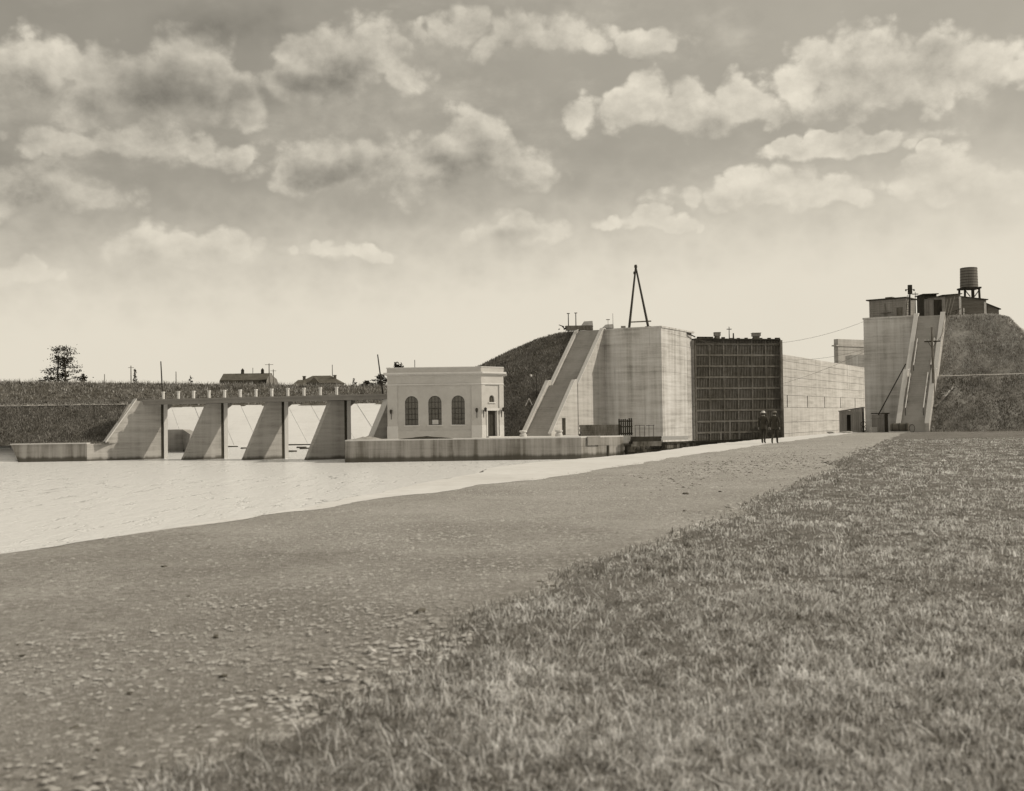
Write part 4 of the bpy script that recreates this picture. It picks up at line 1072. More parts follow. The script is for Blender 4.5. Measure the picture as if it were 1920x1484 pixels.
# ------------------------------------------------------------------ things at the foot of the right tower
zf = -.5
def boards_wall(th, o, u, L, hl, hr, n, mat, skip=None, thick=.06, name='board'):
    vn = Vector((-u.y, u.x, 0))
    for k in range(n):
        x = L * k / n
        if skip and skip[0] <= (x + L / n / 2) <= skip[1]: continue
        ha = hl + (hr - hl) * (k / n); hb = hl + (hr - hl) * ((k + 1) / n)
        a_ = o + u * (x + .008) + vn * random.uniform(0, .012); b_ = o + u * (x + L / n - .008)
        MB().extrude([a_, Vector((b_.x, b_.y, a_.z)), Vector((b_.x, b_.y, a_.z + hb)), a_ + UPV * ha], vn * thick).build(name, mat, th)
s0 = PY(1574, 810, 132.5); s0.z = zf; s1 = PY(1617, 810, 131.5); s1.z = zf; us = (s1 - s0).normalized(); Ls = (s1 - s0).length
sh = thing('tool_shed', 'small grey board shed with open doorway beside the sunlit chamber wall', 'shed', tuple(s0))
vsn = Vector((-us.y, us.x, 0))
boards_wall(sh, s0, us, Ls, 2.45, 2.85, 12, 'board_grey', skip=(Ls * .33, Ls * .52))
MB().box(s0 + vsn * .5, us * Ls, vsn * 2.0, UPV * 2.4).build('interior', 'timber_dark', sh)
MB().box(s0 + us * Ls * .33 + UPV * 2.05, us * Ls * .2, vsn * .06, UPV * .5).build('lintel', 'board_grey', sh)
MB().extrude([s0 - us * .1 + UPV * 2.45 - vsn * .15, s1 + us * .1 + UPV * 2.87 - vsn * .15, s1 + us * .1 + UPV * 2.95 - vsn * .15, s0 - us * .1 + UPV * 2.53 - vsn * .15], vsn * 2.8).build('roof', 'board_grey', sh)
boards_wall(sh, s1, vsn, 2.5, 2.8, 2.8, 8, 'board_grey')
boards_wall(sh, s0 + vsn * 2.5, -vsn, 2.5, 2.45, 2.45, 8, 'board_grey')
g0 = PY(1635, 808, 131.5); g0.z = zf; g1 = PY(1665, 808, 130.0); g1.z = zf; ug = (g1 - g0).normalized(); Lg = (g1 - g0).length; vg = Vector((-ug.y, ug.x, 0))
gt = thing('plank_doors', 'dark plank double doors leaning against the shaded tower foot', 'plank doors', tuple(g0))
boards_wall(gt, g0, ug, Lg * .75, 2.0, 2.1, 7, 'board_grey')
boards_wall(gt, g0 + ug * Lg * .78, ug, Lg * .22, 2.1, 2.15, 2, 'timber_dark')
MB().bar(g0 + UPV * 1.6 - vg * .05, g0 + ug * Lg * .74 + UPV * 1.7 - vg * .05, .1, .12).build('ledger', 'board_grey', gt)
MB().box(g0 - ug * .1 + UPV * 2.1, ug * (Lg + .2), vg * .25, UPV * .12).build('head_beam', 'timber_dark', gt)
bx = PY(1633, 809, 128); bx.z = zf
bb_ = thing('white_crate', 'small whitish crate in front of the plank doors', 'crate', tuple(bx))
for k in range(3): MB().box(bx + UPV * (.04 + .19 * k), ux * .72, uy * .5, UPV * .17).build('slat', 'pale_wood', bb_)
for x in (.02, .62): MB().box(bx + ux * x - uy * .03, ux * .08, uy * .03, UPV * .62).build('batten', 'pale_wood', bb_)
hv_ = PY(1619, 809, 130); hv_.z = zf
vw = thing('valve_stand', 'small dark iron valve stand with hand wheels between shed and tower', 'valve', tuple(hv_))
MB().tube(hv_, hv_ + UPV * .95, .05).build('stand', 'iron', vw)
mb = MB()
for z, r in ((.35, .28), (.95, .30)):
    for i in range(12): mb.tube(hv_ + UPV * z + Vector((r * math.cos(i * math.pi / 6), -.05, r * math.sin(i * math.pi / 6))), hv_ + UPV * z + Vector((r * math.cos((i + 1) * math.pi / 6), -.05, r * math.sin((i + 1) * math.pi / 6))), .035, n=5)
mb.build('wheel', 'iron', vw)
tk = PY(1671, 808, 123.5); tk.z = zf + .02; tk2 = PY(1704, 808, 122.5); tk2.z = zf + .02
tn_ = thing('iron_tank', 'dark iron tank lying on skids at the foot of the right stairway', 'tank', tuple(tk))
ut = (tk2 - tk).normalized(); Lt = (tk2 - tk).length
MB().tube(tk + UPV * .58, tk2 + UPV * .58, .44, .44, 20).build('barrel', 'steel_gate', tn_, )
for k in (.12, .5, .88): MB().tube(tk + ut * Lt * k - ut * .04 + UPV * .58, tk + ut * Lt * k + ut * .04 + UPV * .58, .465, .465, 20).build('hoop', 'iron', tn_)
for s_ in (-.3, .3): MB().box(tk + Vector((-ut.y, ut.x, 0)) * s_ - ut * .2, ut * (Lt + .4), Vector((-ut.y, ut.x, 0)) * .12, UPV * .16).build('skid', 'pale_wood', tn_)
mb = MB(); 
for i in range(12): mb.tube(tk2 + ut * .35 + UPV * .45 + Vector((.3 * math.cos(i * math.pi / 6), 0, .42 * math.sin(i * math.pi / 6))), tk2 + ut * .35 + UPV * .45 + Vector((.3 * math.cos((i + 1) * math.pi / 6), 0, .42 * math.sin((i + 1) * math.pi / 6))), .03, n=5)
mb.build('hose_loop', 'iron', tn_)
for i, (px, py) in enumerate(((1582, 812), (1590, 811.5), (1557, 811))):
    p = PY(px, py, 124); p.z = float(zg(0, 124)); o = bpy.data.objects.new('rubble_block', RM[i]); COL.objects.link(o); o.location = p + UPV * .1; o.scale = (.9, .6, .6)
    setp(o, ('dark-edged rubble block in front of the shed door', 'pale rubble block left of the shed door', 'low rubble block by the chamber wall foot')[i], 'stone block')
# inclined boom leaning from the stairs to the plank doors
MB().tube(PY(1647, 778, 130.6), PY(1698, 683, 134.2), .07, .06).build('leaning_boom', 'iron', None, 'thin dark boom leaning on the right stairway above the plank doors', 'boom')

# chute of boards on the slope
cth = thing('board_chute', 'pale broken board chute lying on the grassy slope right of the stairway', 'board chute', tuple(PY(1750, 770, 125.5)))
def on_mr(px, py):
    best = None
    for t in np.linspace(-2, 16, 200):
        y = 120 + t
    d = ray(px, py)
    for Yq in np.linspace(118, 145, 400):
        p = PY(px, py, Yq); r_v = p - Vector((MR.x, MR.y, p.z)); u_q = r_v.dot(N); t_q = r_v.dot(A)
        if p.z <= float(mound_right(np.array([u_q]), np.array([t_q]))[0]) + .1: return p
    return p
ca = on_mr(1752, 766); cb = on_mr(1788, 727); WL_ = None
for k in range(6):
    a_ = ca.lerp(cb, k / 6) + UPV * .15; b_ = ca.lerp(cb, (k + .85) / 6) + UPV * .15
    MB().bar(a_ + Vector((random.uniform(-.1, .1), 0, 0)), b_, .45 if k < 4 else .15, .07).build('board', 'board_grey' if k < 3 else 'pale_wood', cth)
MB().bar(ca.lerp(cb, .62) + Vector((-.6, 0, .2)), ca.lerp(cb, .66) + Vector((.3, 0, .25)), .12, .06).build('cleat', 'pale_wood', cth)

# utility pole on the slope
pb = on_mr(1751, 748); ptop = PY(1747, 614, pb.y)
up = thing('utility_pole', 'wooden utility pole with one crossarm beside the right stairway', 'utility pole', tuple(pb))
MB().tube(pb - UPV * .5, ptop, .17, .11, 10).build('shaft', 'timber', up)
ca_ = PY(1733, 641, pb.y); cb_ = PY(1763, 640, pb.y)
MB().bar(ca_, cb_, .12, .14).build('crossarm', 'timber_dark', up)
for k in range(5): MB().lathe(ca_.lerp(cb_, .05 + k * .225) + UPV * .07, [(.03, 0), (.05, .08), (.045, .17), (.02, .2)], 8).build('insulator', 'canvas', up)
for s_ in (-1, 1): MB().bar(ca_.lerp(cb_, .5 + s_ * .28), Vector((ptop.x, pb.y - .05, ca_.z - .8)), .05, .05).build('brace', 'timber_dark', up)

# ------------------------------------------------------------------ on top of the right tower and mound
ZR = 13.55
h0 = PY(1630, 590, 142.5); h1 = PY(1700, 590, 139.5); h0.z = h1.z = ZR; uh = (h1 - h0); uh.z = 0; Lh = uh.length; uh.normalize(); vhn = Vector((-uh.y, uh.x, 0))
ht = thing('tower_hut', 'flat-roofed board hut standing on the right lock tower', 'hut', tuple(h0))
zt_ = PY(1660, 562, 141).z
for k in range(9):
    MB().box(h0 + UPV * (k * (zt_ - ZR) / 9) + vhn * random.uniform(0, .015), uh * Lh, vhn * 3.2, UPV * ((zt_ - ZR) / 9 - .015)).build('board', 'board_grey', ht)
MB().box(h0 - uh * .3 - vhn * .3 + UPV * (zt_ - ZR), uh * (Lh + .4), vhn * 3.8, UPV * .14).build('roof', 'tar_roof', ht)
MB().box(h0 + uh * Lh * .74 - vhn * .03 + UPV * .1, uh * .75, vhn * .05, UPV * 1.25).build('door', 'timber', ht)
MB().box(h0 + uh * Lh * .42 - vhn * .04 + UPV * .1, uh * .1, vhn * .05, UPV * 1.9).build('batten', 'timber', ht)
MB().box(h0 + uh * Lh * .32 - vhn * .3 + UPV * .75, uh * 1.3, vhn * .3, UPV * .08).build('shelf', 'timber', ht)
MB().box(h0 + uh * Lh * .36 + vhn * 1 + UPV * (zt_ - ZR + .12), uh * .9, vhn * .9, UPV * .28).build('roof_hatch', 'timber', ht)
# signal mast with ladder
smx = PY(1706, 590, 137.5); smx.z = ZR; smt = PY(1706, 537, 137.5)
sm = thing('signal_mast', 'signal mast with lamp box and ladder behind the tower hut', 'signal mast', tuple(smx))
MB().tube(smx, smt, .1, .08).build('shaft', 'iron', sm)
MB().cbox((smt.x, smt.y, smt.z - 1.0), .45, .35, 1.15).build('lamp_box', 'timber_dark', sm)
for s_ in (-1, 1): MB().tube((smt.x, smt.y, smt.z - .35), (smt.x + s_ * .5, smt.y, smt.z - .45), .04).build('arm', 'iron', sm)
for s_ in (-1, 1): MB().lathe((smt.x + s_ * .5, smt.y, smt.z - .6), [(.08, 0), (.11, .15), (.04, .25)], 8).build('lamp', 'iron', sm)
for x in (-.5, -.15): MB().tube(smx + ux * x, smx + ux * x * .5 + UPV * 2.6, .035, n=6).build('ladder_rail', 'iron', sm)
for k in range(8): MB().tube(smx + ux * (-.5 + .03 * k) + UPV * (.25 + k * .3), smx + ux * (-.15 + .009 * k) + UPV * (.25 + k * .3), .025, n=5).build('rung', 'iron', sm)
post('mast', 'thin pole with a crossarm at the head of the right stairway', 'mast', 1716, 548, 136.5, 13.3, .05, 'iron', ((.25, .7), (.95, 1.1)))
# cabins
def cabin(name, label, x0, x1, ytop, ytop2, Y, depth, zb, mat, roofmat, door=None, horiz=True, extra=None):
    a_ = PY(x0, ytop, Y); b_ = PY(x1, ytop2, Y)
    th = thing(name, label, 'cabin', (a_.x, Y, zb)); Wd = b_.x - a_.x; n = max(4, int((a_.z - zb) / .28))
    for k in range(n):
        f0, f1 = k / n, (k + 1) / n
        pts = [Vector((a_.x, Y, zb + (a_.z - zb) * f0 + .008)), Vector((b_.x, Y, zb + (b_.z - zb) * f0 + .008)), Vector((b_.x, Y, zb + (b_.z - zb) * f1)), Vector((a_.x, Y, zb + (a_.z - zb) * f1))]
        MB().extrude([p + Vector((0, random.uniform(0, .02), 0)) for p in pts], (0, depth, 0)).build('board', mat, th)
    MB().extrude([Vector((a_.x - .2, Y - .25, a_.z)), Vector((b_.x + .2, Y - .25, b_.z)), Vector((b_.x + .2, Y - .25, b_.z + .1)), Vector((a_.x - .2, Y - .25, a_.z + .1))], (0, depth + .5, 0)).build('roof', roofmat, th)
    if door:
        p = PY(door[0], 580, Y); q = PY(door[1], 580, Y); hh = PY(door[0], door[2], Y).z - zb
        MB().box((p.x, Y - .04, zb + .05), (q.x - p.x, 0, 0), (0, .05, 0), (0, 0, hh)).build('door', 'timber_dark', th)
        MB().box((p.x - .1, Y - .05, zb + hh + .05), (q.x - p.x + .2, 0, 0), (0, .05, 0), (0, 0, .1)).build('lintel', 'board_grey', th)
    return th
cabin('cabin', 'dark tarred cabin behind the lighter cabin with the open door', 1732, 1756, 553, 552, 144.5, 2.5, 13.3, 'timber_dark', 'tar_roof')
cabin('cabin', 'board cabin with a dark open door at the head of the right stairway', 1742, 1772, 559, 556, 142.5, 1.8, 13.3, 'board_grey', 'tar_roof', (1751, 1766, 563))
c3 = cabin('cabin', 'weathered board cabin with white corner board below the water tank', 1768, 1800, 555, 552, 143.0, 3.0, 13.3, 'board_dark', 'tar_roof')
p = PY(1798, 555, 142.9); MB().box((p.x, 142.9, 13.4), (.28, 0, 0), (0, .1, 0), (0, 0, p.z - 13.5)).build('corner_board', 'canvas', c3)
c4 = cabin('cabin', 'long low board cabin with sloping roof right of the white corner board', 1802, 1849, 557, 563, 145, 6, 12.2, 'board_dark', 'tar_roof')
p = PY(1845, 565, 144.9); MB().box((p.x, 144.9, 12.3), (.3, 0, 0), (0, .1, 0), (0, 0, p.z - 12.4)).build('corner_board', 'canvas', c4)
cabin('cabin', 'small dark lean-to at the end of the row of cabins', 1851, 1873, 570, 581, 146.5, 5, 11.0, 'board_dark', 'tar_roof')
p = PY(1807, 578, 143); MB().bar(Vector((p.x, 143, p.z - 1.3)), p, .14, .1).build('white_board', 'canvas', None, 'short white board propped against the long low cabin', 'board', origin=(p.x, 143, p.z - 1.3))
# debris pile
dth = thing('debris_pile', 'tangle of broken boards between the cabins at the mound crest', 'debris', tuple(PY(1786, 592, 141.5)))
for k in range(14):
    a_ = PY(random.uniform(1772, 1806), random.uniform(583, 594), 141.5); b_ = a_ + Vector((random.uniform(-1.1, 1.1), random.uniform(-.3, .3), random.uniform(-.3, .5)))
    MB().bar(a_, b_, .09, .06).build('board', random.choice(['timber_dark', 'timber', 'board_grey']), dth)
# tank
tb = PY(1817, 540, 150); tt = PY(1817, 503, 150); rad = 15.5 / F * 150
wt_ = thing('water_tank', 'wooden stave water tank on timber legs above the cabins', 'water tank', (tb.x, 150, 12.6))
mb = MB(); n = 28
for k in range(n):
    a0, a1 = 2 * math.pi * k / n + .01, 2 * math.pi * (k + 1) / n - .01
    def rp(a_, r, z): return (tb.x + r * math.cos(a_), 150 + r * math.sin(a_), z)
    MB().add([rp(a0, rad * 1.03, tb.z), rp(a1, rad * 1.03, tb.z), rp(a1, rad * .98, tt.z), rp(a0, rad * .98, tt.z), rp(a0, rad * .93, tb.z), rp(a1, rad * .93, tb.z), rp(a1, rad * .88, tt.z), rp(a0, rad * .88, tt.z)],
             [(0, 1, 2, 3), (7, 6, 5, 4), (3, 2, 6, 7), (1, 0, 4, 5), (0, 3, 7, 4), (2, 1, 5, 6)]).build('stave', 'tank_stave', wt_)
for k in range(7):
    z = tb.z + .25 + k * (tt.z - tb.z - .4) / 6
    MB().lathe((tb.x, 150, z), [(rad * 1.035 - .05 * k / 6, 0), (rad * 1.045 - .05 * k / 6, .02), (rad * 1.045 - .05 * k / 6, .05), (rad * 1.035 - .05 * k / 6, .07)], 28).build('hoop', 'iron', wt_)
MB().lathe((tb.x, 150, tt.z - .1), [(rad * .9, 0), (rad * .9, .12), (.3, .2)], 20).build('lid', 'tank_stave', wt_)
MB().cbox((tb.x, 150, tb.z - .22), rad * 2.15, rad * 2.1, .22).build('platform', 'timber_dark', wt_)
for sx in (-1, 1):
    for sy in (-1, 1): MB().bar((tb.x + sx * rad * 1.0, 150 + sy * rad, 12.4), (tb.x + sx * rad * .85, 150 + sy * rad * .85, tb.z - .2), .22, .22).build('leg', 'timber_dark', wt_)
    MB().bar((tb.x + sx * rad * .9, 150 - rad * .9, tb.z - .35), (tb.x + sx * rad * .25, 150 - rad * .9, tb.z - 1.3), .1, .1).build('brace', 'timber_dark', wt_)
MB().bar((tb.x, 150 - rad * .9, 12.4), (tb.x, 150 - rad * .85, tb.z - .2), .18, .18).build('leg', 'timber_dark', wt_)
post('stovepipe', 'short black stovepipe rising behind the long low cabin', 'stovepipe', 1836, 555, 149, 12.5, .09, 'iron')
post('stub_post', 'short black post on the slope right of the cabins', 'post', 1889, 604, 147, 8.5, .13, 'iron')
cabin('cabin', 'dark roofed cabin half sunk behind the mound beyond the stub post', 1895, 1935, 622, 622, 165, 6, 7.0, 'board_dark', 'tar_roof')

# ------------------------------------------------------------------ on top of the left tower and mound
af = T0 + N * 4 + A * 2.0
fl_ = PY(1179.5, 614, af.y); fr_ = PY(1216, 614, af.y); ap = PY(1192, 501, af.y + 1.0); fl_.z = fr_.z = ZT + .2
aw = thing('a_frame', 'tall dark timber A-frame hoist on top of the left lock tower', 'A-frame', tuple(fl_))
MB().tube(fl_, ap, .17, .12, 8).build('leg', 'iron', aw); MB().tube(fr_, ap, .17, .12, 8).build('leg', 'iron', aw)
MB().bar(PY(1180, 604.5, af.y + .1), PY(1221, 602.5, af.y + .1), .14, .16).build('tie_beam', 'timber', aw)
MB().lathe(ap - UPV * .15, [(.16, 0), (.22, .15), (.16, .45)], 8).build('cap', 'iron', aw)
MB().cbox((fr_.x - .05, fr_.y, ZT + .2), .75, .5, .3).build('foot_block', 'timber_dark', aw)
MB().lathe(ap - UPV * 1.0 - ux * .2, [(.1, 0), (.14, .1), (.14, .3), (.08, .4)], 8).build('pulley', 'iron', aw)
def boxat(name, label, cat, px0, px1, py0, Y, zb, dep, mat):
    a_ = PY(px0, py0, Y); b_ = PY(px1, py0, Y)
    return MB().box((a_.x, Y, zb), (b_.x - a_.x, 0, 0), (0, dep, 0), (0, 0, a_.z - zb)).build(name, mat, None, label, cat, origin=(a_.x, Y, zb))
boxat('concrete_block', 'small block on the tower top left of the A-frame', 'block', 1165, 1173, 611.5, af.y, ZT + .2, .6, 'board_grey')
post('stub_post', 'short black post on the tower top right of the A-frame', 'post', 1266, 617, (T1 + A * 5).y, ZT + .2, .1, 'iron')
MB().tube(PY(1283, 622, (T1 + A * 9).y) , PY(1303, 632, (G0 + gd * .5).y), .09).build('spar', 'iron', None, 'dark spar lying from the tower top down to the gate', 'spar')
yl = 152.0
planks('plank_stack', 'stack of dark timber lying on the mound crest by the stairway head', PY(1062, 619.5, yl - 1), Vector((1, 0, 0)), (3, 3), 3.6, .35, .2, 'timber')
lg = thing('brushwood_pile', 'dark tangle of roots and branches at the mound crest edge', 'brushwood', tuple(PY(1052, 618, yl)))
for k in range(9):
    a_ = PY(random.uniform(1046, 1068), random.uniform(613, 620), yl - .4); MB().tube(a_, a_ + Vector((random.uniform(-.9, .9), 0, random.uniform(-.5, .5))), .09, .04, 6).build('branch', 'timber_dark', lg)
post('marker_post', 'thin post with a small square head, left of its pair on the mound crest', 'post', 1065.5, 588, yl + 1, 12.6, .08, 'iron', ((.02, .4),))
post('marker_post', 'thin post with a small square head, beside the canvas heap on the crest', 'post', 1079.5, 587, yl + 1, 12.6, .08, 'iron', ((.02, .4),))
def tent(name, label, px0, px1, py0, py1, Y):
    a_ = PY(px0, py1, Y); b_ = PY(px1, py1, Y); c_ = PY(px0 + (px1 - px0) * .3, py0 + 1, Y); d_ = PY(px1 - 1, py0, Y)
    MB().extrude([a_, b_, d_, c_], (0, 2.0, 0)).build(name, 'canvas', None, label, 'tarpaulin', origin=tuple(a_))
tent('tarpaulin', 'pale canvas tarpaulin over a heap beside the left stairway head', 1088, 1112, 602, 613, yl + 2)
tent('tarpaulin', 'small pale canvas tarpaulin on the tower top near the stairway', 1129, 1151, 608, 615, yl + 2)
post('mast', 'very thin pale pole beside the small tarpaulin on the tower', 'mast', 1149, 588, yl + 1, ZT + .1, .04, 'board_grey')
post('mast', 'thin pole with a short head between the two tarpaulins', 'mast', 1140, 599, yl + 1.4, ZT + .1, .04, 'board_grey', ((.05, .5),))
# boards on the left mound
p = PY(990, 760, 138.5)
bt_ = thing('broken_board', 'pale broken boards leaning on the grassy mound by the lower left stairs', 'boards', tuple(p - UPV * .5))
MB().bar(PY(985, 762, 138.4), PY(992, 747, 138.4), .22, .08).build('board', 'pale_wood', bt_); MB().bar(PY(992, 747, 138.4), PY(998, 760, 138.4), .14, .08).build('board', 'pale_wood', bt_)
lpst = post('lamp_post', 'thin lamp post with curved arm on the mound behind the valve house', 'lamp post', 1006, 702, 142.5, 3.0, .06, 'iron')
mb = MB(); pr = None
for i in range(7):
    q = PY(1006 + 0, 702, 142.5) + Vector((-.35 + .35 * math.cos(math.pi * i / 6) * 1.0, 0, .35 * math.sin(math.pi * i / 6)))
    if pr is not None: mb.tube(pr, q, .045, n=6)
    pr = q
mb.build('arm', 'iron', lpst)
MB().lathe(pr - UPV * .3, [(.12, 0), (.16, .12), (.05, .3)], 8).build('lamp', 'canvas', lpst)

# ------------------------------------------------------------------ wires
def wire(a_, b_, sag, r, label):
    cu = bpy.data.curves.new('wire', 'CURVE'); cu.dimensions = '3D'; cu.bevel_depth = r; cu.bevel_resolution = 1
    sp = cu.splines.new('POLY'); sp.points.add(24)
    for i in range(25):
        f = i / 24; q = a_.lerp(b_, f) - UPV * (sag * 4 * f * (1 - f)); sp.points[i].co = (*q, 1)
    cu.materials.append(MATS['wire'])
    tmp = bpy.data.objects.new('tmp', cu); COL.objects.link(tmp); dg = bpy.context.evaluated_depsgraph_get()
    me = bpy.data.meshes.new_from_object(tmp.evaluated_get(dg)); bpy.data.objects.remove(tmp)
    o = bpy.data.objects.new('wire', me); COL.objects.link(o); setp(o, label, 'wire', None)
hutc = h0 - uh * .2 + UPV * 1.5
wire(PY(1216, 612, af.y), PY(1628, 600, 141.5), 2.8, .018, 'thin wire slung from the A-frame foot across to the tower hut')
wire(PY(1312, 638, 156), PY(1622, 655, 139), 2.0, .016, 'thin wire slung across the face of the gate to the right tower')
wire(PY(1312, 745, 156), PY(1660, 640, 138), 1.5, .016, 'thin wire slung low across the chamber wall to the right tower')
for k in range(3):
    a_ = PY(1763 - 3 * k, 640, pb.y - .3); b_ = PY(1776 + 7 * k, 562 - 3 * k, 132)
    wire(a_, b_, .25 + .3 * k, .03, ('outer', 'middle', 'inner')[k] + ' slack wire from the utility pole crossarm up to the cabins')

# ------------------------------------------------------------------ distant farm, trees and poles
YF = 340.0
def farm_pt(px, py): return PY(px, py, YF)
ZF = 8.3
bn = thing('barn', 'dark gambrel-roofed barn with two roof vents beyond the far bank', 'barn', tuple(Vector((farm_pt(412, 720).x, YF, ZF))))
bl, br_ = farm_pt(412, 722).x, farm_pt(499, 722).x; zrg, zk, zev = farm_pt(460, 700.5).z, farm_pt(460, 714).z, farm_pt(460, 727).z
dep = 12.0; gx_ = 3.0
MB().box((bl, YF, ZF), (br_ - bl, 0, 0), (0, dep, 0), (0, 0, zev - ZF)).build('wall', 'timber_dark', bn)
u_b = Vector((br_ - bl, 0, 0)); sk = Vector((3.0, 0, 0))
prof = [(0, zev), (1.4, zk), (dep / 2, zrg), (dep - 1.4, zk), (dep, zev)]
for i in range(4):
    (ya, za), (yb_, zb_) = prof[i], prof[i + 1]
    ia = 1.0 if i == 1 else 0
    MB().extrude([Vector((bl - .4, YF + ya, za)), Vector((br_ + .4 , YF + ya, za)), Vector((br_ + .4 , YF + yb_, zb_)), Vector((bl - .4 + (5.0 if False else 0), YF + yb_, zb_))], (0, .05, .25)).build('roof', 'shingle' if i in (1, 2) else 'timber_dark', bn)
MB().extrude([Vector((br_, YF + y_, z_)) for y_, z_ in prof], (.2, 0, 0)).build('gable', 'board_grey', bn)
# gable end turned towards the viewer
e1 = farm_pt(518, 722).x
MB().extrude([Vector((br_, YF, ZF)), Vector((br_, YF, zev)), Vector((br_ + .15, YF + .1, zk)), Vector((br_ + .6 * (e1 - br_) * .5, YF + 1, zrg)), Vector((br_ + .85 * (e1 - br_), YF + 3, zk + .4)), Vector((e1, YF + 4, zev)), Vector((e1, YF + 4, ZF))], (0, .3, 0)).build('gable', 'board_grey', bn)
for px in (446, 484):
    p = farm_pt(px, 700); MB().cbox((p.x, YF + dep / 2, zrg - .3), .8, .8, 1.5).build('roof_vent', 'timber_dark', bn)
    MB().lathe((p.x, YF + dep / 2, zrg + 1.2), [(.55, 0), (.1, .6)], 8).build('vent_cap', 'timber_dark', bn)
hs = thing('farmhouse', 'hip-roofed brick farmhouse with chimneys beyond the far bank', 'house', tuple(Vector((farm_pt(556, 725).x, YF, ZF))))
hl, hr = farm_pt(560, 725).x, farm_pt(636, 725).x; zer = farm_pt(600, 719).z; zrd = farm_pt(600, 703.5).z
MB().box((hl, YF, ZF), (hr - hl, 0, 0), (0, 10, 0), (0, 0, zer - ZF)).build('wall', 'brick_wall', hs)
def hip(th, x0, x1, y0, y1, z0, z1, rx, name='roof'):
    ym = (y0 + y1) / 2
    MB().add([(x0, y0, z0), (x1, y0, z0), (x1, y1, z0), (x0, y1, z0), (x0 + rx, ym, z1), (x1 - rx, ym, z1)], [(0, 1, 5, 4), (1, 2, 5), (2, 3, 4, 5), (3, 0, 4), (3, 2, 1, 0)]).build(name, 'shingle', th)
hip(hs, hl - .6, hr + .6, YF - .6, YF + 10.6, zer, zrd, 4.0)
MB().add([(hl + 3.2, YF - 1.2, zer + .02), (hl + 6.6, YF - 1.2, zer + .02), (hl + 4.9, YF - 1.2, zrd - .6), (hl + 3.2, YF + 4, zer + .02), (hl + 6.6, YF + 4, zer + .02), (hl + 4.9, YF + 4, zrd - .6)], [(0, 1, 2), (0, 2, 5, 3), (1, 4, 5, 2), (3, 5, 4)]).build('gable_roof', 'shingle', hs)
hip(hs, hl - 1.6, hl + 3, YF - 3.5, YF + 3, zer - .7, zer + 1.1, 1.5, 'porch_roof')
for px, z in ((625, 704), (567, 706)):
    p = farm_pt(px, z); MB().cbox((p.x, YF + 3, zer), .8, .8, p.z - zer).build('chimney', 'brick_wall', hs); MB().cbox((p.x, YF + 3, p.z), 1.0, 1.0, .2).build('chimney_cap', 'brick_wall', hs)
for k in range(9):
    wx = hl + .6 + k * (hr - hl - 1.6) / 8; MB().box((wx, YF - .05, zer - 1.5), (.8, 0, 0), (0, .06, 0), (0, 0, 1.2)).build('window', 'glass_pane', hs)

def tree(name, label, px0, px1, py0, pyb, Y, zb, nleaf, kind='round', trunks=1, group=None, ls=.30):
    L_ = PY(px0, pyb, Y).x; R_ = PY(px1, pyb, Y).x; top = PY((px0 + px1) / 2, py0, Y).z; c = (L_ + R_) / 2; rw = (R_ - L_) / 2; hh = top - zb
    th = thing(name, label, 'tree', (c, Y, zb), group); r = random.Random(int(px0)); centers = []; tr = MB()
    for q in range(trunks):
        x0 = c + (q - (trunks - 1) / 2) * rw * .45; tip = Vector((x0 + r.uniform(-.2, .2) * rw, Y, zb + hh * (.97 if q == 0 else .9)))
        tr.tube((x0, Y, zb - .3), (x0, Y, zb + hh * .4), .03 * hh, .02 * hh, 8); tr.tube((x0, Y, zb + hh * .4), tip, .02 * hh, .004 * hh, 7)
        for k in range(20):
            f = .12 + .85 * (k + r.random()) / 20
            if kind == 'cone': ext = rw * (1.15 - .72 * f) * r.uniform(.5, 1.15)
            else: ext = rw * math.sin(math.pi * min(1, .22 + .8 * f)) * r.uniform(.5, 1.1)
            an = r.uniform(0, 6.28); b0_ = Vector((x0 + (tip.x - x0) * f, Y, zb + hh * f))
            e = b0_ + Vector((math.cos(an) * ext, math.sin(an) * ext * .9, hh * r.uniform(-.03, .07)))
            tr.tube(b0_, e, .008 * hh * (1.2 - f), .003 * hh, 5)
            m_ = 3 if ext > .5 * rw else 2
            for j in range(m_): centers.append((b0_.lerp(e, .45 + .55 * (j + 1) / m_), rw * r.uniform(.11, .24)))
    tr.build('trunk', 'bark', th)
    nl = nleaf; V = np.zeros((nl * 4, 3)); ci = rng.integers(0, len(centers), nl)
    C_ = np.array([tuple(a_) for a_, _ in centers])[ci]; S_ = np.array([s for _, s in centers])[ci]
    o3 = rng.normal(0, 1, (nl, 3)) * S_[:, None] * np.array([1.0, 1.0, .42]); pc_ = C_ + o3 - np.array([c, Y, zb])
    a_ = rng.normal(0, 1, (nl, 3)); a_ /= np.linalg.norm(a_, axis=1)[:, None]; b_ = np.cross(a_, rng.normal(0, 1, (nl, 3))); b_ /= np.linalg.norm(b_, axis=1)[:, None]
    sz = ls * rng.uniform(.5, 1.2, nl)[:, None]
    V = np.stack([pc_ - a_ * sz, pc_ + b_ * sz * .45, pc_ + a_ * sz, pc_ - b_ * sz * .45], 1).reshape(-1, 3)
    o = big_mesh('crown', V, np.arange(nl * 4).reshape(-1, 4), 'leaf', np.repeat(rng.uniform(0, 1, nl), 4), None, sizes=4)
    o.parent = th; WL[o] = WL[th]
    return th
tree('tree', 'tall feathery dark tree standing alone on the far bank', 84, 147, 650, 718, 272, 10.2, 2300, 'cone', 2, ls=.30)
tree('bush', 'small ragged bush at the foot of the tall feathery tree', 148, 165, 703, 720, 268, 10.6, 500, 'round', 1, ls=.28)
tree('sapling', 'thin young sapling on the far bank beyond the first bridge posts', 353, 363, 704, 722, 266, 9.6, 120, 'round', 1, ls=.24)
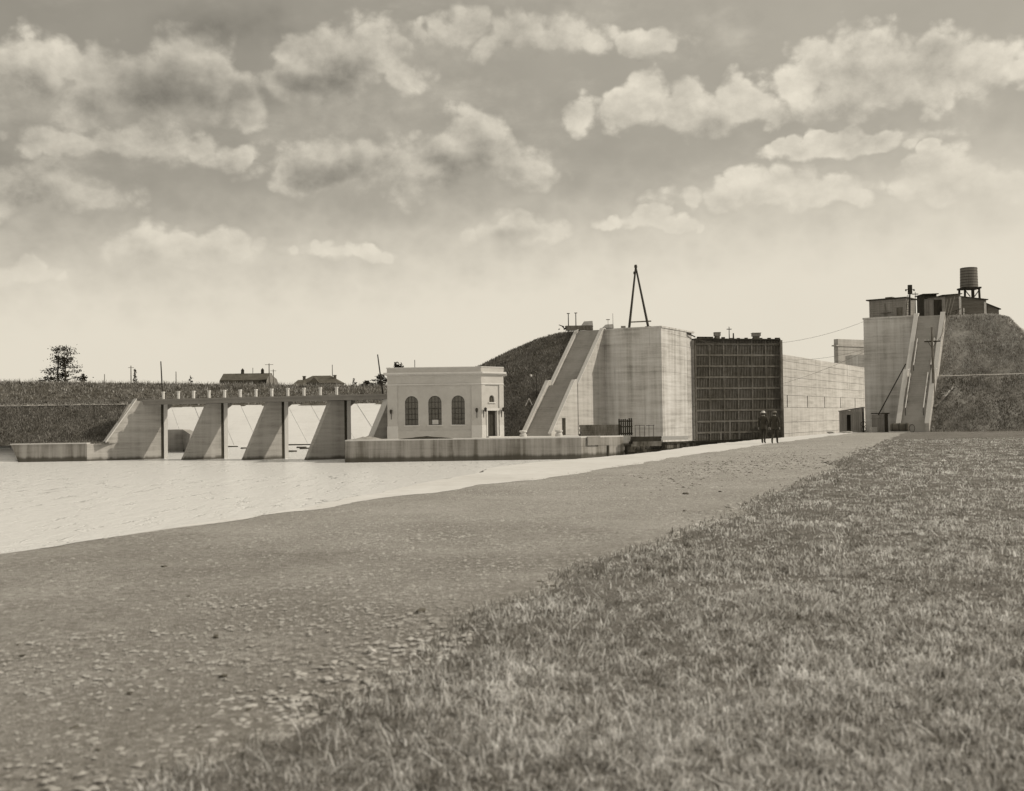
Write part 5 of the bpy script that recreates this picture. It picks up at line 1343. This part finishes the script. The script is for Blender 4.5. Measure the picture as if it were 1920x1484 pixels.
tree('sapling', 'thin young sapling on the far bank right of the farmhouse', 660, 670, 711, 727, 266, 9.2, 120, 'round', 1, ls=.24)
tree('tree', 'round dark tree top showing above the valve house roof', 733, 762, 680, 715, 300, 8.0, 1500, 'round', 2, ls=.4)
tree('bush', 'dark bush on the far bank beside the valve house', 698, 728, 703, 728, 268, 8.6, 900, 'round', 2, ls=.3)
tree('bush', 'low bush on the far bank right of the bridge posts', 676, 704, 715, 730, 264, 8.8, 600, 'round', 1, ls=.28)
post('marker_post', 'short bare post on the far bank near the tall tree', 'post', 196, 702, 268, 10.0, .12, 'timber')
post('utility_pole', 'telegraph pole with crossarm and hanging bracket on the far bank', 'utility pole', 245.5, 686, 280, 9, .16, 'timber', ((.5, 1.4),))
tree('sapling', 'small leafy scrap of a bush against the telegraph pole', 246, 257, 692, 707, 279.5, 11.4, 130, 'round', 1, ls=.3)
post('flag_pole', 'tall bare pole standing at the left end of the weir bridge', 'pole', 301.5, 678, 151.5, 4.6, .11, 'iron', lean=.25)
post('marker_post', 'bare pole on the far bank right of the tall bridge pole', 'post', 330, 697, 268, 9.5, .13, 'timber')
post('utility_pole', 'tall telegraph pole with long crossarm at the barn gable', 'utility pole', 504.5, 682, 300, 8.5, .17, 'timber', ((.3, 2.2),))
post('utility_pole', 'shorter telegraph pole beside the barn gable', 'utility pole', 512.5, 693, 300, 8.5, .15, 'timber', ((.4, 1.5),))
post('lightning_rod', 'thin pole rising behind the barn ridge', 'pole', 474, 690, 352, 8.3, .12, 'iron')
post('marker_post', 'leaning thin pole in front of the barn roof', 'post', 455, 697, 300, 8.5, .09, 'timber', lean=.4)
post('utility_pole', 'slender pole rising behind the farmhouse roof', 'utility pole', 623, 684, 356, 8.3, .14, 'iron', ((2.0, .0),)[:0])
post('flag_pole', 'tall leaning pole near the right end of the weir bridge', 'pole', 708, 665, 137.5, 4.6, .10, 'iron', lean=.62)

# ------------------------------------------------------------------ two walkers
def person(label, foot, heading, coat, hatmat, hat, stride, armL, armR, s=1.0):
    """one skinned figure; local +Y is forward"""
    th = thing('person', label, 'person', tuple(foot))
    Vt = []; E = []; R_ = []
    def add(p, r, par=None):
        Vt.append(Vector(p)); R_.append(r); i = len(Vt) - 1
        if par is not None: E.append((par, i))
        return i
    pel = add((0, 0, .95), .155); wa_ = add((0, .0, 1.12), .145, pel); chs = add((0, .01, 1.32), .165, wa_); shd = add((0, 0, 1.44), .13, chs)
    nk = add((0, .01, 1.52), .062, shd); jw = add((0, .035, 1.59), .075, nk); hd = add((0, .03, 1.67), .098, jw); cr_ = add((0, .015, 1.735), .082, hd)
    ns_ = add((0, .13, 1.645), .016, jw)
    for sx, st, arm in ((-1, stride, armL), (1, -stride, armR)):
        hip_ = add((sx * .095, 0, .88), .115, pel); kn = add((sx * .10, st * .5 + .05, .50), .075, hip_)
        ank = add((sx * .10, st - (.05 if st > 0 else .12), .10 if st > 0 else .14), .048, kn); hl_ = add((sx * .10, st - .06 if st > 0 else st - .15, .045 if st > 0 else .09), .042, ank)
        toe = add((sx * .115, st + .16 if st > 0 else st + .06, .035), .038, ank)
        so_ = add((sx * .19, 0, 1.43), .078, shd); eb = add((sx * (.26), arm * .5 - .05, 1.16), .056, so_); wr = add((sx * .27, arm + .04, .93), .034, eb)
        pm = add((sx * .272, arm + .06, .86), .036, wr)
        for q in range(4):
            f1 = add((sx * .272, arm + .03 + .022 * q, .80), .011, pm); add((sx * .262, arm + .045 + .022 * q, .765 + .004 * abs(q - 1.5)), .009, f1)
        t1_ = add((sx * .262, arm + .105, .85), .011, wr); add((sx * .258, arm + .115, .815), .010, t1_)
    ca, sa = math.cos(heading), math.sin(heading)
    me = bpy.data.meshes.new('body'); me.from_pydata([((v_.x * ca + v_.y * sa) * s, (-v_.x * sa + v_.y * ca) * s, v_.z * s) for v_ in Vt], E, [])
    o = bpy.data.objects.new('body', me); COL.objects.link(o)
    md_ = o.modifiers.new('skin', 'SKIN'); 
    if not me.skin_vertices: me.skin_vertices.new()
    for i, sv in enumerate(me.skin_vertices[0].data): sv.radius = (R_[i] * s * (1.08 if i in (1, 2, 3, 0) else 1.0), R_[i] * s * (.82 if i in (1, 2, 3) else 1.0)); sv.use_root = (i == 0)
    o.modifiers.new('sub', 'SUBSURF').levels = 2; o.modifiers['sub'].render_levels = 2
    dg = bpy.context.evaluated_depsgraph_get(); m2 = bpy.data.meshes.new_from_object(o.evaluated_get(dg)); bpy.data.objects.remove(o)
    for nm in (coat, 'trousers', 'skin', 'iron'): m2.materials.append(MATS[nm])
    for p_ in m2.polygons:
        z = p_.center.z / s; lat = math.hypot(p_.center.x, p_.center.y) / s
        p_.material_index = 2 if (z > 1.535 or (z < .90 and z > .74 and abs(p_.center.x * ca - p_.center.y * sa) / s > .215)) else (3 if z < .1 else (1 if z < .84 else 0))
        p_.use_smooth = True
    o = bpy.data.objects.new('body', m2); COL.objects.link(o); o.parent = th; WL[o] = WL[th]
    # jacket skirt, hair and hat
    f = Vector(foot)
    def L2(x, y, z): return f + Vector(((x * ca + y * sa) * s, (-x * sa + y * ca) * s, z * s))
    sk = MB(); n = 18; rings = [(1.12, .18, .14), (.98, .188, .15), (.80, .20, .165)]
    vs = []
    for z, rx, ry in rings: vs += [L2(rx * math.cos(2 * math.pi * i / n), ry * math.sin(2 * math.pi * i / n), z) for i in range(n)]
    sk.add(vs, [(k * n + (i + 1) % n, k * n + i, (k + 1) * n + i, (k + 1) * n + (i + 1) % n) for k in range(2) for i in range(n)]).build('jacket_skirt', coat, th, smooth=True)
    hm = MB(); vs = []
    for z, r in ((1.60, .088), (1.66, .104), (1.72, .102)): vs += [L2(r * math.cos(2 * math.pi * i / n), .005 + r * .98 * math.sin(2 * math.pi * i / n) if math.sin(2 * math.pi * i / n) < .3 else .03, z) for i in range(n)]
    hm.add(vs, [(k * n + i, k * n + (i + 1) % n, (k + 1) * n + (i + 1) % n, (k + 1) * n + i) for k in range(2) for i in range(n)]).build('hair', 'suit', th, smooth=True)
    prof = [(.10, .0), (.17, .005), (.172, .018), (.105, .022), (.10, .10), (.07, .125), (.0, .118)] if hat == 'brim' else [(.11, 0), (.145, .01), (.13, .03), (.12, .07), (.07, .10), (.0, .105)]
    hb = MB(); vs = []
    for r, z in prof: vs += [L2(r * math.cos(2 * math.pi * i / n), .015 + r * 1.1 * math.sin(2 * math.pi * i / n), 1.70 + z) for i in range(n)]
    hb.add(vs, [(k * n + i, k * n + (i + 1) % n, (k + 1) * n + (i + 1) % n, (k + 1) * n + i) for k in range(len(prof) - 1) for i in range(n)]).build('hat', hatmat, th, smooth=True)
    return th
pa = PY(1432, 832, 62.5); pa.z = float(zg(0, pa.y)) + .018; pbm = PY(1453, 832, 61.6); pbm.z = float(zg(0, pbm.y)) + .018
person('man in dark suit and pale straw hat walking away, left of his companion', pa, math.radians(24), 'suit', 'straw', 'brim', .16, -.05, .08, 1.0)
person('man in dark suit and grey felt hat walking away beside the straw-hatted man', pbm, math.radians(24), 'suit', 'felt', 'cap', -.18, .10, -.08, 1.0)
